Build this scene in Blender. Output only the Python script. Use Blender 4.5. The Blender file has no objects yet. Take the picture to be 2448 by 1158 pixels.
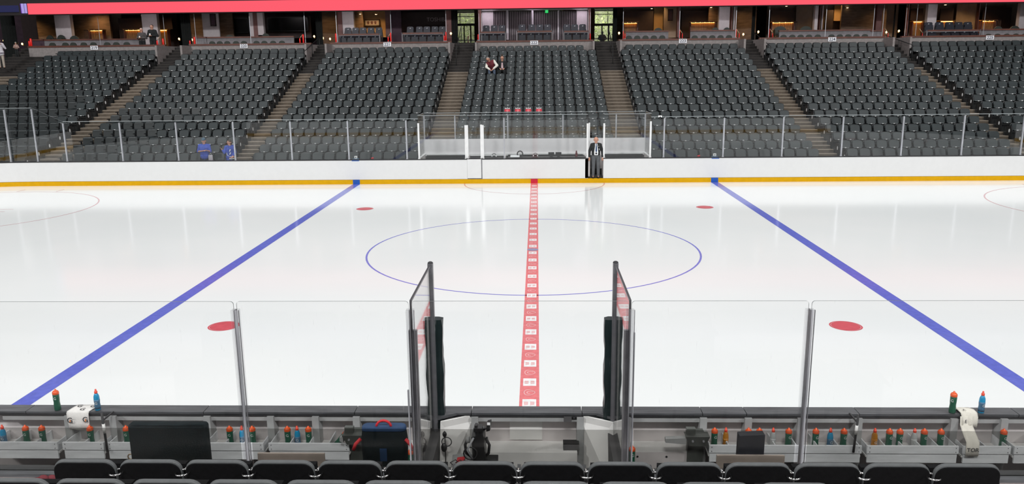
import bpy, math, random
import numpy as np
from mathutils import Vector, Matrix
random.seed(7)
S = bpy.context.scene
COL = S.collection
R = math.radians
PI = math.pi

# ------------------------------------------------------------------ camera (solved from the rink's regulation markings)
CAM = np.array([0.1344, -8.8253, 4.9889]); YAW, PIT, ROL, FPX = -0.0325, 0.2154, -0.0105, 1924.7
cF = np.array([math.sin(YAW)*math.cos(PIT), math.cos(YAW)*math.cos(PIT), -math.sin(PIT)])
_r = np.array([math.cos(YAW), -math.sin(YAW), 0.0]); _u = np.cross(_r, cF)
cR = _r*math.cos(ROL) + _u*math.sin(ROL); cU = -_r*math.sin(ROL) + _u*math.cos(ROL)
cd = bpy.data.cameras.new('camera'); cam = bpy.data.objects.new('camera', cd); COL.objects.link(cam)
cam.matrix_world = Matrix(((cR[0], cU[0], -cF[0], CAM[0]), (cR[1], cU[1], -cF[1], CAM[1]), (cR[2], cU[2], -cF[2], CAM[2]), (0, 0, 0, 1)))
cd.sensor_fit = 'HORIZONTAL'; cd.sensor_width = 36.0; cd.lens = FPX/2448*36.0; cd.clip_start = 0.05; cd.clip_end = 300
S.camera = cam
def at(u, v, y):
    """world point that the photograph's pixel (u, v) shows, given its distance plane y"""
    d = cF + cR*(u-1224)/FPX - cU*(v-579)/FPX
    return CAM + d*((y-CAM[1])/d[1])

# ------------------------------------------------------------------ world, exposure, arena lights
w = bpy.data.worlds.new('world'); S.world = w; w.use_nodes = True
w.node_tree.nodes['Background'].inputs[0].default_value = (0.55, 0.6, 0.65, 1)
w.node_tree.nodes['Background'].inputs[1].default_value = 0.02
S.view_settings.view_transform = 'Standard'; S.view_settings.look = 'None'
S.view_settings.gamma = 1.0; S.view_settings.exposure = 0.0; S.view_settings.use_curve_mapping = False
LAMP_K = 1.41
S.cycles.transparent_max_bounces = 24; S.cycles.max_bounces = 7; S.cycles.diffuse_bounces = 3; S.cycles.glossy_bounces = 3; S.cycles.caustics_reflective = False; S.cycles.caustics_refractive = False
def bank(x, y, z, e, tilt, sx=5.0, sy=2.0):
    l = bpy.data.lights.new('arena_light', 'AREA'); l.shape = 'RECTANGLE'; l.size = sx; l.size_y = sy
    l.energy = e; l.color = (0.995, 1.0, 0.998)
    o = bpy.data.objects.new('arena_light', l); COL.objects.link(o); o.location = (x, y, z); o.rotation_euler = (tilt, 0, 0)
# light banks on the catwalks: aimed in from over both stands, and straight down over the ice
for by, bz, tilt, e30, e15, e0 in ((-18, 22, R(52), 6400, 520, 2350), (-13, 22, R(45), 150, 60, 480), (13, 24, 0.0, 760, 420, 680), (24, 24, 0.0, 1250, 370, 280), (30, 24, R(-20), 410, 680, 620)):
    for bx, e in ((-30, e30), (30, e30), (-15, e15), (15, e15), (0, e0)): bank(bx, by, bz, e*LAMP_K, tilt)

# ------------------------------------------------------------------ materials
M = {}
def nodes_of(name):
    m = bpy.data.materials.new(name); m.use_nodes = True
    return m, m.node_tree, m.node_tree.nodes['Principled BSDF']
def mat(name, col, rough=0.55, metal=0.0, var=0.12, scale=6.0, spec=0.5, bump=0.0, bscale=40.0, emit=0.0, stretch=None):
    m, nt, b = nodes_of(name)
    c = (*col, 1.0)
    b.inputs['Roughness'].default_value = rough; b.inputs['Metallic'].default_value = metal
    b.inputs['Specular IOR Level'].default_value = spec
    tc = nt.nodes.new('ShaderNodeTexCoord'); src = tc.outputs['Object']
    if stretch:
        mp = nt.nodes.new('ShaderNodeMapping'); mp.inputs['Scale'].default_value = stretch
        nt.links.new(src, mp.inputs[0]); src = mp.outputs[0]
    if var > 0:
        n = nt.nodes.new('ShaderNodeTexNoise'); n.inputs['Scale'].default_value = scale; n.inputs['Detail'].default_value = 4
        nt.links.new(src, n.inputs['Vector'])
        r = nt.nodes.new('ShaderNodeValToRGB')
        r.color_ramp.elements[0].position = 0.3; r.color_ramp.elements[1].position = 0.7
        r.color_ramp.elements[0].color = (*[max(0, x*(1-var)) for x in col], 1)
        r.color_ramp.elements[1].color = (*[min(1, x*(1+var)) for x in col], 1)
        nt.links.new(n.outputs['Fac'], r.inputs[0]); nt.links.new(r.outputs[0], b.inputs['Base Color'])
    else:
        b.inputs['Base Color'].default_value = c
    if bump > 0:
        n2 = nt.nodes.new('ShaderNodeTexNoise'); n2.inputs['Scale'].default_value = bscale; n2.inputs['Detail'].default_value = 5
        nt.links.new(src, n2.inputs['Vector'])
        bp = nt.nodes.new('ShaderNodeBump'); bp.inputs['Strength'].default_value = bump; bp.inputs['Distance'].default_value = 0.01
        nt.links.new(n2.outputs['Fac'], bp.inputs['Height']); nt.links.new(bp.outputs[0], b.inputs['Normal'])
    if emit > 0:
        b.inputs['Emission Color'].default_value = c; b.inputs['Emission Strength'].default_value = emit
    M[name] = m
    return m
def glassmat(name, tint=(0.985, 0.99, 0.99), f0=0.042, rough=0.02, scratch=0.0):
    m = bpy.data.materials.new(name); m.use_nodes = True; nt = m.node_tree; nt.nodes.clear()
    out = nt.nodes.new('ShaderNodeOutputMaterial'); tr = nt.nodes.new('ShaderNodeBsdfTransparent'); gl = nt.nodes.new('ShaderNodeBsdfGlossy')
    tr.inputs[0].default_value = (*tint, 1); gl.inputs['Roughness'].default_value = rough
    lw = nt.nodes.new('ShaderNodeLayerWeight'); lw.inputs[0].default_value = 0.5
    pw = nt.nodes.new('ShaderNodeMath'); pw.operation = 'POWER'; pw.inputs[1].default_value = 5
    ma = nt.nodes.new('ShaderNodeMath'); ma.operation = 'MULTIPLY_ADD'; ma.inputs[1].default_value = 1-f0; ma.inputs[2].default_value = f0
    mx = nt.nodes.new('ShaderNodeMixShader'); L = nt.links.new
    L(lw.outputs['Facing'], pw.inputs[0]); L(pw.outputs[0], ma.inputs[0]); L(ma.outputs[0], mx.inputs[0]); L(tr.outputs[0], mx.inputs[1]); L(gl.outputs[0], mx.inputs[2])
    last = mx
    if scratch > 0:      # fine puck scuffs: thin streaks of the surface scatter light
        tc = nt.nodes.new('ShaderNodeTexCoord'); mp = nt.nodes.new('ShaderNodeMapping'); mp.inputs['Scale'].default_value = (9, 1, 1.2); mp.inputs['Rotation'].default_value = (0, 0.5, 0)
        nz = nt.nodes.new('ShaderNodeTexNoise'); nz.inputs['Scale'].default_value = 5; nz.inputs['Detail'].default_value = 6
        rp = nt.nodes.new('ShaderNodeValToRGB'); rp.color_ramp.elements[0].position = 0.69; rp.color_ramp.elements[1].position = 0.75
        rp.color_ramp.elements[1].color = (scratch, scratch, scratch, 1)
        df = nt.nodes.new('ShaderNodeBsdfDiffuse'); df.inputs[0].default_value = (0.8, 0.82, 0.82, 1); m2 = nt.nodes.new('ShaderNodeMixShader')
        L(tc.outputs['Object'], mp.inputs[0]); L(mp.outputs[0], nz.inputs['Vector']); L(nz.outputs['Fac'], rp.inputs[0]); L(rp.outputs[0], m2.inputs[0])
        L(mx.outputs[0], m2.inputs[1]); L(df.outputs[0], m2.inputs[2]); last = m2
    L(last.outputs[0], out.inputs[0])
    M[name] = m
    return m
def ledmat(name, col, strength):
    m = bpy.data.materials.new(name); m.use_nodes = True; nt = m.node_tree; nt.nodes.clear()
    out = nt.nodes.new('ShaderNodeOutputMaterial'); e = nt.nodes.new('ShaderNodeEmission')
    e.inputs[0].default_value = (*col, 1); e.inputs[1].default_value = strength; nt.links.new(e.outputs[0], out.inputs[0]); M[name] = m

def icemat():
    m, nt, b = nodes_of('ice'); L = nt.links.new
    tc = nt.nodes.new('ShaderNodeTexCoord')
    n = nt.nodes.new('ShaderNodeTexNoise'); n.inputs['Scale'].default_value = 0.18; n.inputs['Detail'].default_value = 5
    r = nt.nodes.new('ShaderNodeValToRGB'); r.color_ramp.elements[0].position = 0.3; r.color_ramp.elements[1].position = 0.7
    r.color_ramp.elements[0].color = (0.80, 0.825, 0.825, 1); r.color_ramp.elements[1].color = (0.85, 0.86, 0.855, 1)
    L(tc.outputs['Object'], n.inputs['Vector']); L(n.outputs['Fac'], r.inputs[0]); L(r.outputs[0], b.inputs['Base Color'])
    b.inputs['IOR'].default_value = 1.31; b.inputs['Roughness'].default_value = 0.12
    n2 = nt.nodes.new('ShaderNodeTexNoise'); n2.inputs['Scale'].default_value = 25; n2.inputs['Detail'].default_value = 6
    bp = nt.nodes.new('ShaderNodeBump'); bp.inputs['Strength'].default_value = 0.02; bp.inputs['Distance'].default_value = 0.002
    L(tc.outputs['Object'], n2.inputs['Vector']); L(n2.outputs['Fac'], bp.inputs['Height']); L(bp.outputs[0], b.inputs['Normal']); M['ice'] = m
icemat()
def icepaint(name, col):
    m = mat(name, col, rough=0.12, var=0.10, scale=9, spec=0.3); m.node_tree.nodes['Principled BSDF'].inputs['IOR'].default_value = 1.31
icepaint('ice_red', (0.72, 0.12, 0.14)); icepaint('ice_blue', (0.125, 0.15, 0.56)); icepaint('ice_pink', (0.75, 0.215, 0.225)); icepaint('ice_swirl', (0.82, 0.50, 0.505)); icepaint('ice_white', (0.84, 0.85, 0.85))
icepaint('ice_line_blue', (0.22, 0.22, 0.62)); icepaint('ice_line_red', (0.62, 0.36, 0.38)); icepaint('ice_dot', (0.62, 0.10, 0.12)); icepaint('ice_grey', (0.30, 0.30, 0.45))
mat('board_white', (0.675, 0.675, 0.675), 0.35, var=0.015); mat('kick_yellow', (0.62, 0.33, 0.0), 0.45, var=0.05, spec=0.15); mat('kick_blue', (0.01, 0.09, 0.40), 0.4); mat('kick_red', (0.55, 0.01, 0.035), 0.4)
mat('cap_dark', (0.070, 0.073, 0.079), 0.42, var=0.35, scale=3.0, stretch=(1, 9, 9), bump=0.15); mat('gasket', (0.02, 0.02, 0.022), 0.6)
mat('aluminium', (0.55, 0.56, 0.60), 0.32, metal=0.55, var=0.12, scale=4); mat('aluminium_dark', (0.20, 0.20, 0.215), 0.38, metal=0.35, var=0.2, scale=5); mat('aluminium_white', (0.80, 0.80, 0.80), 0.4, metal=0.1, var=0.05)
glassmat('rink_glass', (0.965, 0.975, 0.975), 0.065); glassmat('bench_glass', (0.987, 0.987, 0.986), 0.018, scratch=0.05); glassmat('tint_film', (0.73, 0.73, 0.72), 0.008); glassmat('suite_glass', (0.97, 0.97, 0.97), 0.03); glassmat('clear_channel', (0.945, 0.945, 0.95), 0.05, 0.15)
mat('glass_edge', (0.16, 0.18, 0.18), 0.3, var=0.05); mat('glass_edge_far', (0.40, 0.43, 0.44), 0.3, var=0.05); mat('glass_edge_dark', (0.07, 0.07, 0.075), 0.3, var=0.05)
mat('seat_grey', (0.022, 0.0285, 0.0305), 0.45, spec=0.38, var=0.25, scale=1.1, bump=0.08, bscale=70); mat('seat_back', (0.016, 0.020, 0.021), 0.45, var=0.2, scale=1.2); mat('seat_black', (0.0035, 0.0035, 0.004), 0.75, var=0.25, scale=30, bump=0.1, bscale=200, spec=0.12); mat('seat_rim_lit', (0.085, 0.090, 0.092), 0.5, var=0.1, scale=20, bump=0.1, bscale=150)
mat('seat_frame', (0.012, 0.013, 0.014), 0.5, var=0.1); mat('plate_white', (0.85, 0.85, 0.85), 0.25, var=0.02); mat('highlight_grey', (0.30, 0.315, 0.32), 0.25, var=0.05); mat('plate_grey', (0.36, 0.37, 0.39), 0.3, var=0.02); mat('chrome', (0.7, 0.7, 0.7), 0.15, metal=1.0, var=0.02)
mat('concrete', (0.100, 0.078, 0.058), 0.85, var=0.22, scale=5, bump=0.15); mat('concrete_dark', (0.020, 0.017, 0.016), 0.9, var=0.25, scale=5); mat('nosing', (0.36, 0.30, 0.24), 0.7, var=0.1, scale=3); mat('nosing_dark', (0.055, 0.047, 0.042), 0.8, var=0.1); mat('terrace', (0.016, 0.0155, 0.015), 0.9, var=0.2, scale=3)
mat('wall_mauve', (0.25, 0.222, 0.215), 0.8, var=0.14, scale=7, bump=0.12); mat('pony_grey', (0.19, 0.178, 0.188), 0.8, var=0.14, scale=6); mat('wood_cap', (0.11, 0.035, 0.022), 0.5, var=0.2, scale=4); mat('wood_trim', (0.105, 0.034, 0.03), 0.5, var=0.2, scale=4)
mat('placard', (0.80, 0.79, 0.82), 0.5, var=0.02); mat('ink', (0.012, 0.014, 0.05), 0.6, var=0); mat('black_drape', (0.004, 0.0055, 0.005), 0.95, var=0.3, scale=9); mat('soffit', (0.02, 0.016, 0.017), 0.9, var=0.1); mat('arena_dark', (0.022, 0.021, 0.023), 0.9, var=0.15, scale=0.5)
mat('box_panel', (0.72, 0.70, 0.71), 0.6, var=0.03); mat('pillar', (0.45, 0.41, 0.42), 0.8, var=0.06); mat('suite_wall', (0.26, 0.20, 0.155), 0.8, var=0.12, scale=3); mat('suite_tan', (0.40, 0.25, 0.11), 0.75, var=0.1, scale=3); mat('suite_dark', (0.022, 0.010, 0.010), 0.7, var=0.25, scale=4); mat('suite_plum', (0.055, 0.030, 0.045), 0.8, var=0.2, scale=3); mat('bar_wood', (0.42, 0.20, 0.05), 0.45, var=0.2, scale=5); mat('screen_black', (0.006, 0.006, 0.007), 0.2, var=0); mat('slat_dark', (0.012, 0.007, 0.010), 0.6, var=0.1); mat('slat_light', (0.24, 0.20, 0.22), 0.5, var=0.1)
mat('seat_navy', (0.012, 0.013, 0.022), 0.4, var=0.2, scale=2); mat('seat_moss', (0.022, 0.028, 0.022), 0.6, var=0.2, scale=4); mat('post_glow_red', (0.85, 0.02, 0.015), 0.35, var=0.05); mat('rail_gold', (0.55, 0.40, 0.24), 0.35, metal=0.6, var=0.05); mat('brick_tan', (0.12, 0.078, 0.052), 0.85, var=0.3, scale=2, stretch=(1, 1, 4))
ledmat('led_pink', (1.0, 0.115, 0.16), 1.0); ledmat('led_lilac', (0.55, 0.45, 1.0), 0.75); ledmat('led_purple', (0.16, 0.05, 0.42), 0.6); ledmat('bar_led', (1.0, 0.50, 0.12), 9.0); ledmat('led_dim', (0.05, 0.055, 0.16), 0.5); ledmat('led_text', (0.85, 0.8, 1.0), 1.3); ledmat('led_violet', (0.18, 0.20, 0.75), 0.35); ledmat('bulb', (1.0, 0.66, 0.26), 5.0); ledmat('downlight', (1.0, 0.75, 0.42), 6.0); ledmat('exit_green', (0.03, 0.75, 0.16), 0.9)
ledmat('outdoor', (0.40, 0.46, 0.22), 1.0)
mat('bench_white', (0.74, 0.73, 0.71), 0.5, var=0.06, scale=4); mat('bench_inner', (0.60, 0.56, 0.555), 0.6, var=0.12, scale=3); mat('bench_rib', (0.34, 0.345, 0.345), 0.5, var=0.15, scale=4); mat('bench_dark', (0.075, 0.073, 0.075), 0.7, var=0.2, scale=4); mat('plank_white', (0.74, 0.76, 0.78), 0.5, var=0.1, scale=3, stretch=(1, 6, 6)); mat('panel_white', (0.78, 0.77, 0.75), 0.45, var=0.04); mat('rubber', (0.03, 0.03, 0.032), 0.9, var=0.2)
mat('case_dark', (0.018, 0.020, 0.028), 0.7, var=0.25, scale=14); mat('steel_grey', (0.20, 0.195, 0.205), 0.5, metal=0.0, var=0.2, scale=6); mat('tan_board', (0.46, 0.39, 0.345), 0.75, var=0.12, scale=8); mat('bag_black', (0.006, 0.012, 0.014), 0.85, spec=0.2, var=0.35, scale=14, bump=0.2, bscale=60); mat('bag_navy', (0.012, 0.045, 0.12), 0.75, var=0.25, scale=10, bump=0.3); mat('strap_red', (0.62, 0.02, 0.03), 0.6, var=0.15); mat('pad_black', (0.010, 0.020, 0.021), 0.38, var=0.3, scale=3, bump=0.5, bscale=7); mat('metal_green', (0.085, 0.092, 0.084), 0.5, metal=0.3, var=0.2); mat('black_plastic', (0.012, 0.012, 0.013), 0.4, var=0.2, scale=10)
mat('bottle_green', (0.010, 0.10, 0.055), 0.35, var=0.15, scale=12); mat('cap_orange', (0.80, 0.10, 0.015), 0.35, var=0.05); mat('bottle_blue', (0.01, 0.28, 0.52), 0.2, var=0.08, scale=15); mat('label_blue', (0.06, 0.16, 0.27), 0.45, var=0.15, scale=15); mat('cap_red', (0.82, 0.07, 0.03), 0.35, var=0.05); mat('bottle_amber', (0.50, 0.20, 0.02), 0.25, var=0.1, scale=15); mat('bottle_clear', (0.46, 0.47, 0.47), 0.2, var=0.1, scale=15); mat('logo_white', (0.75, 0.78, 0.76), 0.5, var=0)
mat('towel', (0.78, 0.76, 0.73), 0.95, var=0.04, scale=20, bump=0.5, bscale=120); mat('towel_cream', (0.74, 0.71, 0.63), 0.95, var=0.05, scale=20, bump=0.5, bscale=120); mat('logo_black', (0.03, 0.028, 0.033), 0.8, var=0); mat('logo_orange', (0.80, 0.22, 0.03), 0.7, var=0)
mat('skin', (0.52, 0.27, 0.19), 0.55, var=0.06, scale=8); mat('blazer', (0.012, 0.013, 0.014), 0.8, var=0.2, scale=9); mat('shirt_white', (0.78, 0.79, 0.80), 0.7, var=0.03); mat('tie_blue', (0.02, 0.045, 0.12), 0.6, var=0.1); mat('slacks_grey', (0.085, 0.09, 0.097), 0.8, var=0.15, scale=9); mat('shoe_black', (0.012, 0.011, 0.01), 0.4, var=0.1); mat('royal_blue', (0.045, 0.085, 0.42), 0.8, var=0.12, scale=8); mat('cap_teal', (0.05, 0.10, 0.15), 0.8, var=0.1); mat('hair_brown', (0.05, 0.028, 0.018), 0.8, var=0.3, scale=20); mat('hair_grey', (0.22, 0.20, 0.18), 0.8, var=0.3, scale=20); mat('stripe_red', (0.45, 0.03, 0.05), 0.8, var=0.05); mat('maroon', (0.13, 0.018, 0.025), 0.85, var=0.25, scale=9); mat('jeans', (0.075, 0.10, 0.15), 0.85, var=0.2, scale=9); mat('khaki', (0.38, 0.33, 0.28), 0.85, var=0.1, scale=9); mat('jersey_white', (0.55, 0.52, 0.56), 0.85, var=0.05); mat('stripe_dark', (0.05, 0.03, 0.07), 0.8, var=0.05); mat('pattern_rose', (0.34, 0.22, 0.19), 0.85, var=0.6, scale=22); mat('dark_cloth', (0.010, 0.012, 0.013), 0.9, var=0.3, scale=8); mat('grey_cloth', (0.07, 0.062, 0.062), 0.9, var=0.3, scale=10); mat('eye_dark', (0.02, 0.015, 0.012), 0.3, var=0); mat('lip', (0.30, 0.08, 0.07), 0.5, var=0); mat('pink_cloth', (0.50, 0.36, 0.38), 0.85, var=0.25, scale=18); mat('clear_bag', (0.50, 0.46, 0.50), 0.3, var=0.3, scale=30)

# ------------------------------------------------------------------ mesh builder
class MB:
    def __init__(s): s.v = []; s.f = []; s.m = []; s.sm = []
    def add(s, vs, fs, mi=0, smooth=False):
        o = len(s.v); s.v += [tuple(map(float, p)) for p in vs]
        for f in fs: s.f.append(tuple(i+o for i in f)); s.m.append(mi); s.sm.append(smooth)
        return s
    def box(s, x0, x1, y0, y1, z0, z1, mi=0):
        vs = [(x0,y0,z0),(x1,y0,z0),(x1,y1,z0),(x0,y1,z0),(x0,y0,z1),(x1,y0,z1),(x1,y1,z1),(x0,y1,z1)]
        return s.add(vs, [(0,3,2,1),(4,5,6,7),(0,1,5,4),(1,2,6,5),(2,3,7,6),(3,0,4,7)], mi)
    def hexa(s, vs, mi=0):      # eight corners in box order
        return s.add(vs, [(0,3,2,1),(4,5,6,7),(0,1,5,4),(1,2,6,5),(2,3,7,6),(3,0,4,7)], mi)
    def rings(s, rr, mi=0, cap=True, smooth=True, closed=True):
        n = len(rr[0]); vs = [p for r in rr for p in r]; fs = []
        for k in range(len(rr)-1):
            for i in range(n if closed else n-1):
                j = (i+1) % n; fs.append((k*n+i, k*n+j, (k+1)*n+j, (k+1)*n+i))
        s.add(vs, fs, mi, smooth)
        if cap:
            o = len(s.v)-len(vs)
            s.f.append(tuple(o+i for i in reversed(range(n)))); s.m.append(mi); s.sm.append(False)
            s.f.append(tuple(o+(len(rr)-1)*n+i for i in range(n))); s.m.append(mi); s.sm.append(False)
        return s
    def tube(s, pts, r, n=8, mi=0, smooth=True):
        pts = [Vector(p) for p in pts]; rr = []
        rad = r if isinstance(r, (list, tuple)) else [r]*len(pts)
        up0 = None
        for k, p in enumerate(pts):
            t = (pts[min(k+1, len(pts)-1)] - pts[max(k-1, 0)]).normalized()
            if up0 is None: up0 = Vector((0, 0, 1)) if abs(t.z) < 0.9 else Vector((1, 0, 0))
            a = t.cross(up0).normalized(); b = a.cross(t).normalized(); up0 = b
            rr.append([p + (a*math.cos(2*PI*i/n) + b*math.sin(2*PI*i/n))*rad[k] for i in range(n)])
        return s.rings(rr, mi, True, smooth)
    def lathe(s, prof, n=14, c=(0, 0, 0), mi=0, smooth=True):
        rr = [[(c[0]+r*math.cos(2*PI*i/n), c[1]+r*math.sin(2*PI*i/n), c[2]+z) for i in range(n)] for r, z in prof]
        return s.rings(rr, mi, True, smooth)
    def prism(s, poly, axis, a, b, mi=0, smooth=False):
        def P(p, t): return {'x': (t, p[0], p[1]), 'y': (p[0], t, p[1]), 'z': (p[0], p[1], t)}[axis]
        return s.rings([[P(p, a) for p in poly], [P(p, b) for p in poly]], mi, True, smooth)
    def capsule(s, p0, r0, p1, r1, n=10, mi=0):
        p0, p1 = Vector(p0), Vector(p1); t = p1-p0
        if t.length < 1e-6: t = Vector((0, 0, 1e-4)); p1 = p0+t
        tn = t.normalized(); pts = []; rad = []
        for q in (-85, -60, -30): pts.append(p0 + tn*r0*math.sin(R(q))); rad.append(r0*math.cos(R(q)))
        pts.append(p0); rad.append(r0); pts.append(p1); rad.append(r1)
        for q in (30, 60, 85): pts.append(p1 + tn*r1*math.sin(R(q))); rad.append(r1*math.cos(R(q)))
        up = Vector((0, 0, 1)) if abs(tn.z) < 0.9 else Vector((1, 0, 0)); a = tn.cross(up).normalized(); b = a.cross(tn).normalized()
        rr = [[p + (a*math.cos(2*PI*i/n)+b*math.sin(2*PI*i/n))*q for i in range(n)] for p, q in zip(pts, rad)]
        return s.rings(rr, mi, True, True)
    def ball(s, c, r, n=10, mi=0):
        rx, ry, rz = r if isinstance(r, (tuple, list)) else (r, r, r)
        rr = [[(c[0]+rx*math.cos(e)*math.cos(2*PI*i/n), c[1]+ry*math.cos(e)*math.sin(2*PI*i/n), c[2]+rz*math.sin(e)) for i in range(n)] for e in [R(q) for q in (-86, -60, -30, 0, 30, 60, 86)]]
        return s.rings(rr, mi, True, True)
    def torus(s, c, R0, r, n=20, k=8, mi=0, axis='z'):
        rr = []
        for i in range(n+1):
            a = 2*PI*i/n; ring = []
            for j in range(k):
                b = 2*PI*j/k; q = (R0+r*math.cos(b)); x, y, z = q*math.cos(a), q*math.sin(a), r*math.sin(b)
                ring.append({'z': (c[0]+x, c[1]+y, c[2]+z), 'y': (c[0]+x, c[1]+z, c[2]+y), 'x': (c[0]+z, c[1]+x, c[2]+y)}[axis])
            rr.append(ring)
        return s.rings(rr, mi, False, True)
    def quad(s, a, b, c, d, mi=0): return s.add([a, b, c, d], [(0, 1, 2, 3)], mi)
    def mesh(s, name, mats):
        me = bpy.data.meshes.new(name); me.from_pydata(s.v, [], s.f)
        for x in mats: me.materials.append(M[x])
        if len(s.f):
            me.polygons.foreach_set('material_index', s.m); me.polygons.foreach_set('use_smooth', s.sm)
        me.update(); return me
    def build(s, name, mats, parent=None, **k):
        if isinstance(mats, str): mats = [mats]
        return link(name, s.mesh(name, mats), parent, **k)

def link(name, me, parent=None, loc=None, rot=None, label=None, cat=None, group=None, kind=None):
    o = bpy.data.objects.new(name, me); COL.objects.link(o)
    if parent is not None: o.parent = parent
    if loc is not None: o.location = [float(q) for q in loc]
    if rot is not None: o.rotation_euler = rot
    if label: o['label'] = label
    if cat: o['category'] = cat
    if group: o['group'] = group
    if kind: o['kind'] = kind
    return o
def thing(name, label=None, cat=None, loc=(0, 0, 0), rz=0, group=None, kind=None):
    return link(name, None, None, loc, (0, 0, rz), label, cat, group, kind)
def struct(name, mb, mats, label=None, parent=None):
    return mb.build(name, mats, parent, label=label, kind='structure' if parent is None else None)
def rrect(w, h, r, n=4, cx=0, cz=0, rb=None):
    """rounded rectangle outline, counter-clockwise; rb: bottom corner radius"""
    rb = r if rb is None else rb; out = []
    for (sx, sz, a0, q) in ((1, 1, 0, r), (-1, 1, 90, r), (-1, -1, 180, rb), (1, -1, 270, rb)):
        for i in range(n+1):
            a = R(a0+90*i/n); out.append((cx+sx*(w/2-q)+q*math.cos(a), cz+sz*(h/2-q)+q*math.sin(a)))
    return out
ORD = ['', 'first', 'second', 'third', 'fourth', 'fifth', 'sixth', 'seventh', 'eighth', 'ninth', 'tenth', 'eleventh', 'twelfth', 'thirteenth', 'fourteenth', 'fifteenth', 'sixteenth', 'seventeenth', 'eighteenth', 'nineteenth', 'twentieth']
SECW = {219: 'two-nineteen', 220: 'two-twenty', 221: 'two-twenty-one', 222: 'two-twenty-two', 223: 'two-twenty-three', 224: 'two-twenty-four', 225: 'two-twenty-five'}

# flat lettering meshes, cut once from the built-in font
TXT = {}
def text_mesh(t, mname, bold=0.0):
    key = (t, mname)
    if key in TXT: return TXT[key]
    cu = bpy.data.curves.new('lettering', 'FONT'); cu.body = t; cu.size = 1.0; cu.align_x = 'CENTER'; cu.align_y = 'CENTER'; cu.offset = bold; cu.resolution_u = 3
    o = bpy.data.objects.new('lettering', cu); COL.objects.link(o)
    dg = bpy.context.evaluated_depsgraph_get(); me = bpy.data.meshes.new_from_object(o.evaluated_get(dg))
    bpy.data.objects.remove(o); me.materials.clear(); me.materials.append(M[mname]); TXT[key] = me
    return me
for t, mn in [(str(n), 'ink') for n in range(219, 226)] + [('TOSHIBA', 'slat_light'), ('Shaping Your Environment', 'led_text'), ('SWEST', 'led_text'), ('G', 'logo_white'), ('G', 'logo_black'), ('A', 'logo_black'), ('E', 'logo_black'), ('TOR', 'logo_black'), ('EXIT', 'plate_white')]:
    text_mesh(t, mn, 0.012 if mn in ('ink', 'logo_black') else 0.0)
def letter(name, t, mname, size, loc, parent, rot=(PI/2, 0, 0)):
    o = link(name, TXT[(t, mname)], parent, loc, rot); o.scale = (size, size, size); return o

# ================================================================== THE RINK
W = 25.91; YC = W/2; RL = 30.48; RC = 8.53
def rink_outline(inset=0.0, n=14):
    pts = []
    for cx, cy, a0 in ((RL-RC, W-RC, 0), (-(RL-RC), W-RC, 90), (-(RL-RC), RC, 180), (RL-RC, RC, 270)):
        for i in range(n+1):
            a = R(a0+90*i/n); pts.append((cx+(RC-inset)*math.cos(a), cy+(RC-inset)*math.sin(a)))
    return pts
mb = MB(); mb.prism(rink_outline(-0.05), 'z', -0.12, 0.0)
ice = struct('floor', mb, 'ice', 'white sheet of rink ice with painted lines and circles')
ZI = 0.0015
def strip(name, x0, x1, y0, y1, m, z=ZI): MB().quad((x0, y0, z), (x1, y0, z), (x1, y1, z), (x0, y1, z)).build(name, m, ice)
def ring(name, cx, cy, r, wd, m, a0=0, a1=360, n=96, z=ZI):
    mb = MB(); k = max(6, int(n*(a1-a0)/360)); vs = []; fs = []
    for i in range(k+1):
        a = R(a0+(a1-a0)*i/k)
        for q in (r, r-wd): vs.append((cx+q*math.cos(a), cy+q*math.sin(a), z))
    for i in range(k): fs.append((2*i, 2*i+2, 2*i+3, 2*i+1))
    mb.add(vs, fs); return mb.build(name, m, ice)
def disc(name, cx, cy, r, m, z=ZI):
    MB().add([(cx+r*math.cos(2*PI*i/40), cy+r*math.sin(2*PI*i/40), z) for i in range(40)], [tuple(range(40))]).build(name, m, ice)
for s in (-1, 1):
    a, b = sorted((s*7.62, s*7.925)); strip('blue_line', a, b, 0.0, W, 'ice_blue')
strip('centre_line', -0.1524, 0.1524, 0.0, W, 'ice_pink')
k = 0; y = 0.45                     # the checkered logos along the centre line
while y < W-0.3:
    if abs(y-YC) > 0.3:
        if k % 2 == 0:
            mb = MB(); z = ZI+0.001
            mb.add([(0.0+q*0.092*math.cos(2*PI*i/20), y+q*0.10*math.sin(2*PI*i/20)*(1.1-0.35*math.cos(2*PI*i/20)), z) for i in range(21) for q in (1.0, 0.86)], [(2*i, 2*i+2, 2*i+3, 2*i+1) for i in range(20)])
            mb.add([(0.01+q*0.058*math.cos(R(30+240*i/12)), y-0.005+q*0.055*math.sin(R(30+240*i/12)), z) for i in range(13) for q in (1.0, 0.74)], [(2*i, 2*i+2, 2*i+3, 2*i+1) for i in range(12)])
            mb.build('swirl_mark', 'ice_swirl', ice)
        else:
            mb = MB(); z = ZI+0.001
            mb.quad((-0.105, y-0.155, z), (0.105, y-0.155, z), (0.105, y+0.155, z), (-0.105, y+0.155, z), 0); z += 0.001
            for dx in (-0.05, 0.045):
                for e in (-1, 0, 1):
                    mb.quad((dx-0.035, y+e*0.05-0.012-0.01, z), (dx+0.03, y+e*0.04-0.012, z), (dx+0.035, y+e*0.04+0.006, z), (dx-0.03, y+e*0.05, z), 1)
            mb.build('logo_panel', ['ice_white', 'ice_pink'], ice)
    y += 0.418; k += 1
mb = MB(); mb.add([(0.155*math.cos(2*PI*i/24), YC+0.155*math.sin(2*PI*i/24), ZI+0.003) for i in range(24)], [tuple(range(24))]); mb.build('centre_dot', 'ice_grey', ice)
ring('centre_circle', 0, YC, 4.572, 0.051, 'ice_line_blue')
ring('referee_crease', 0, W, 3.048, 0.05, 'ice_line_red', 180, 360)
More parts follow.
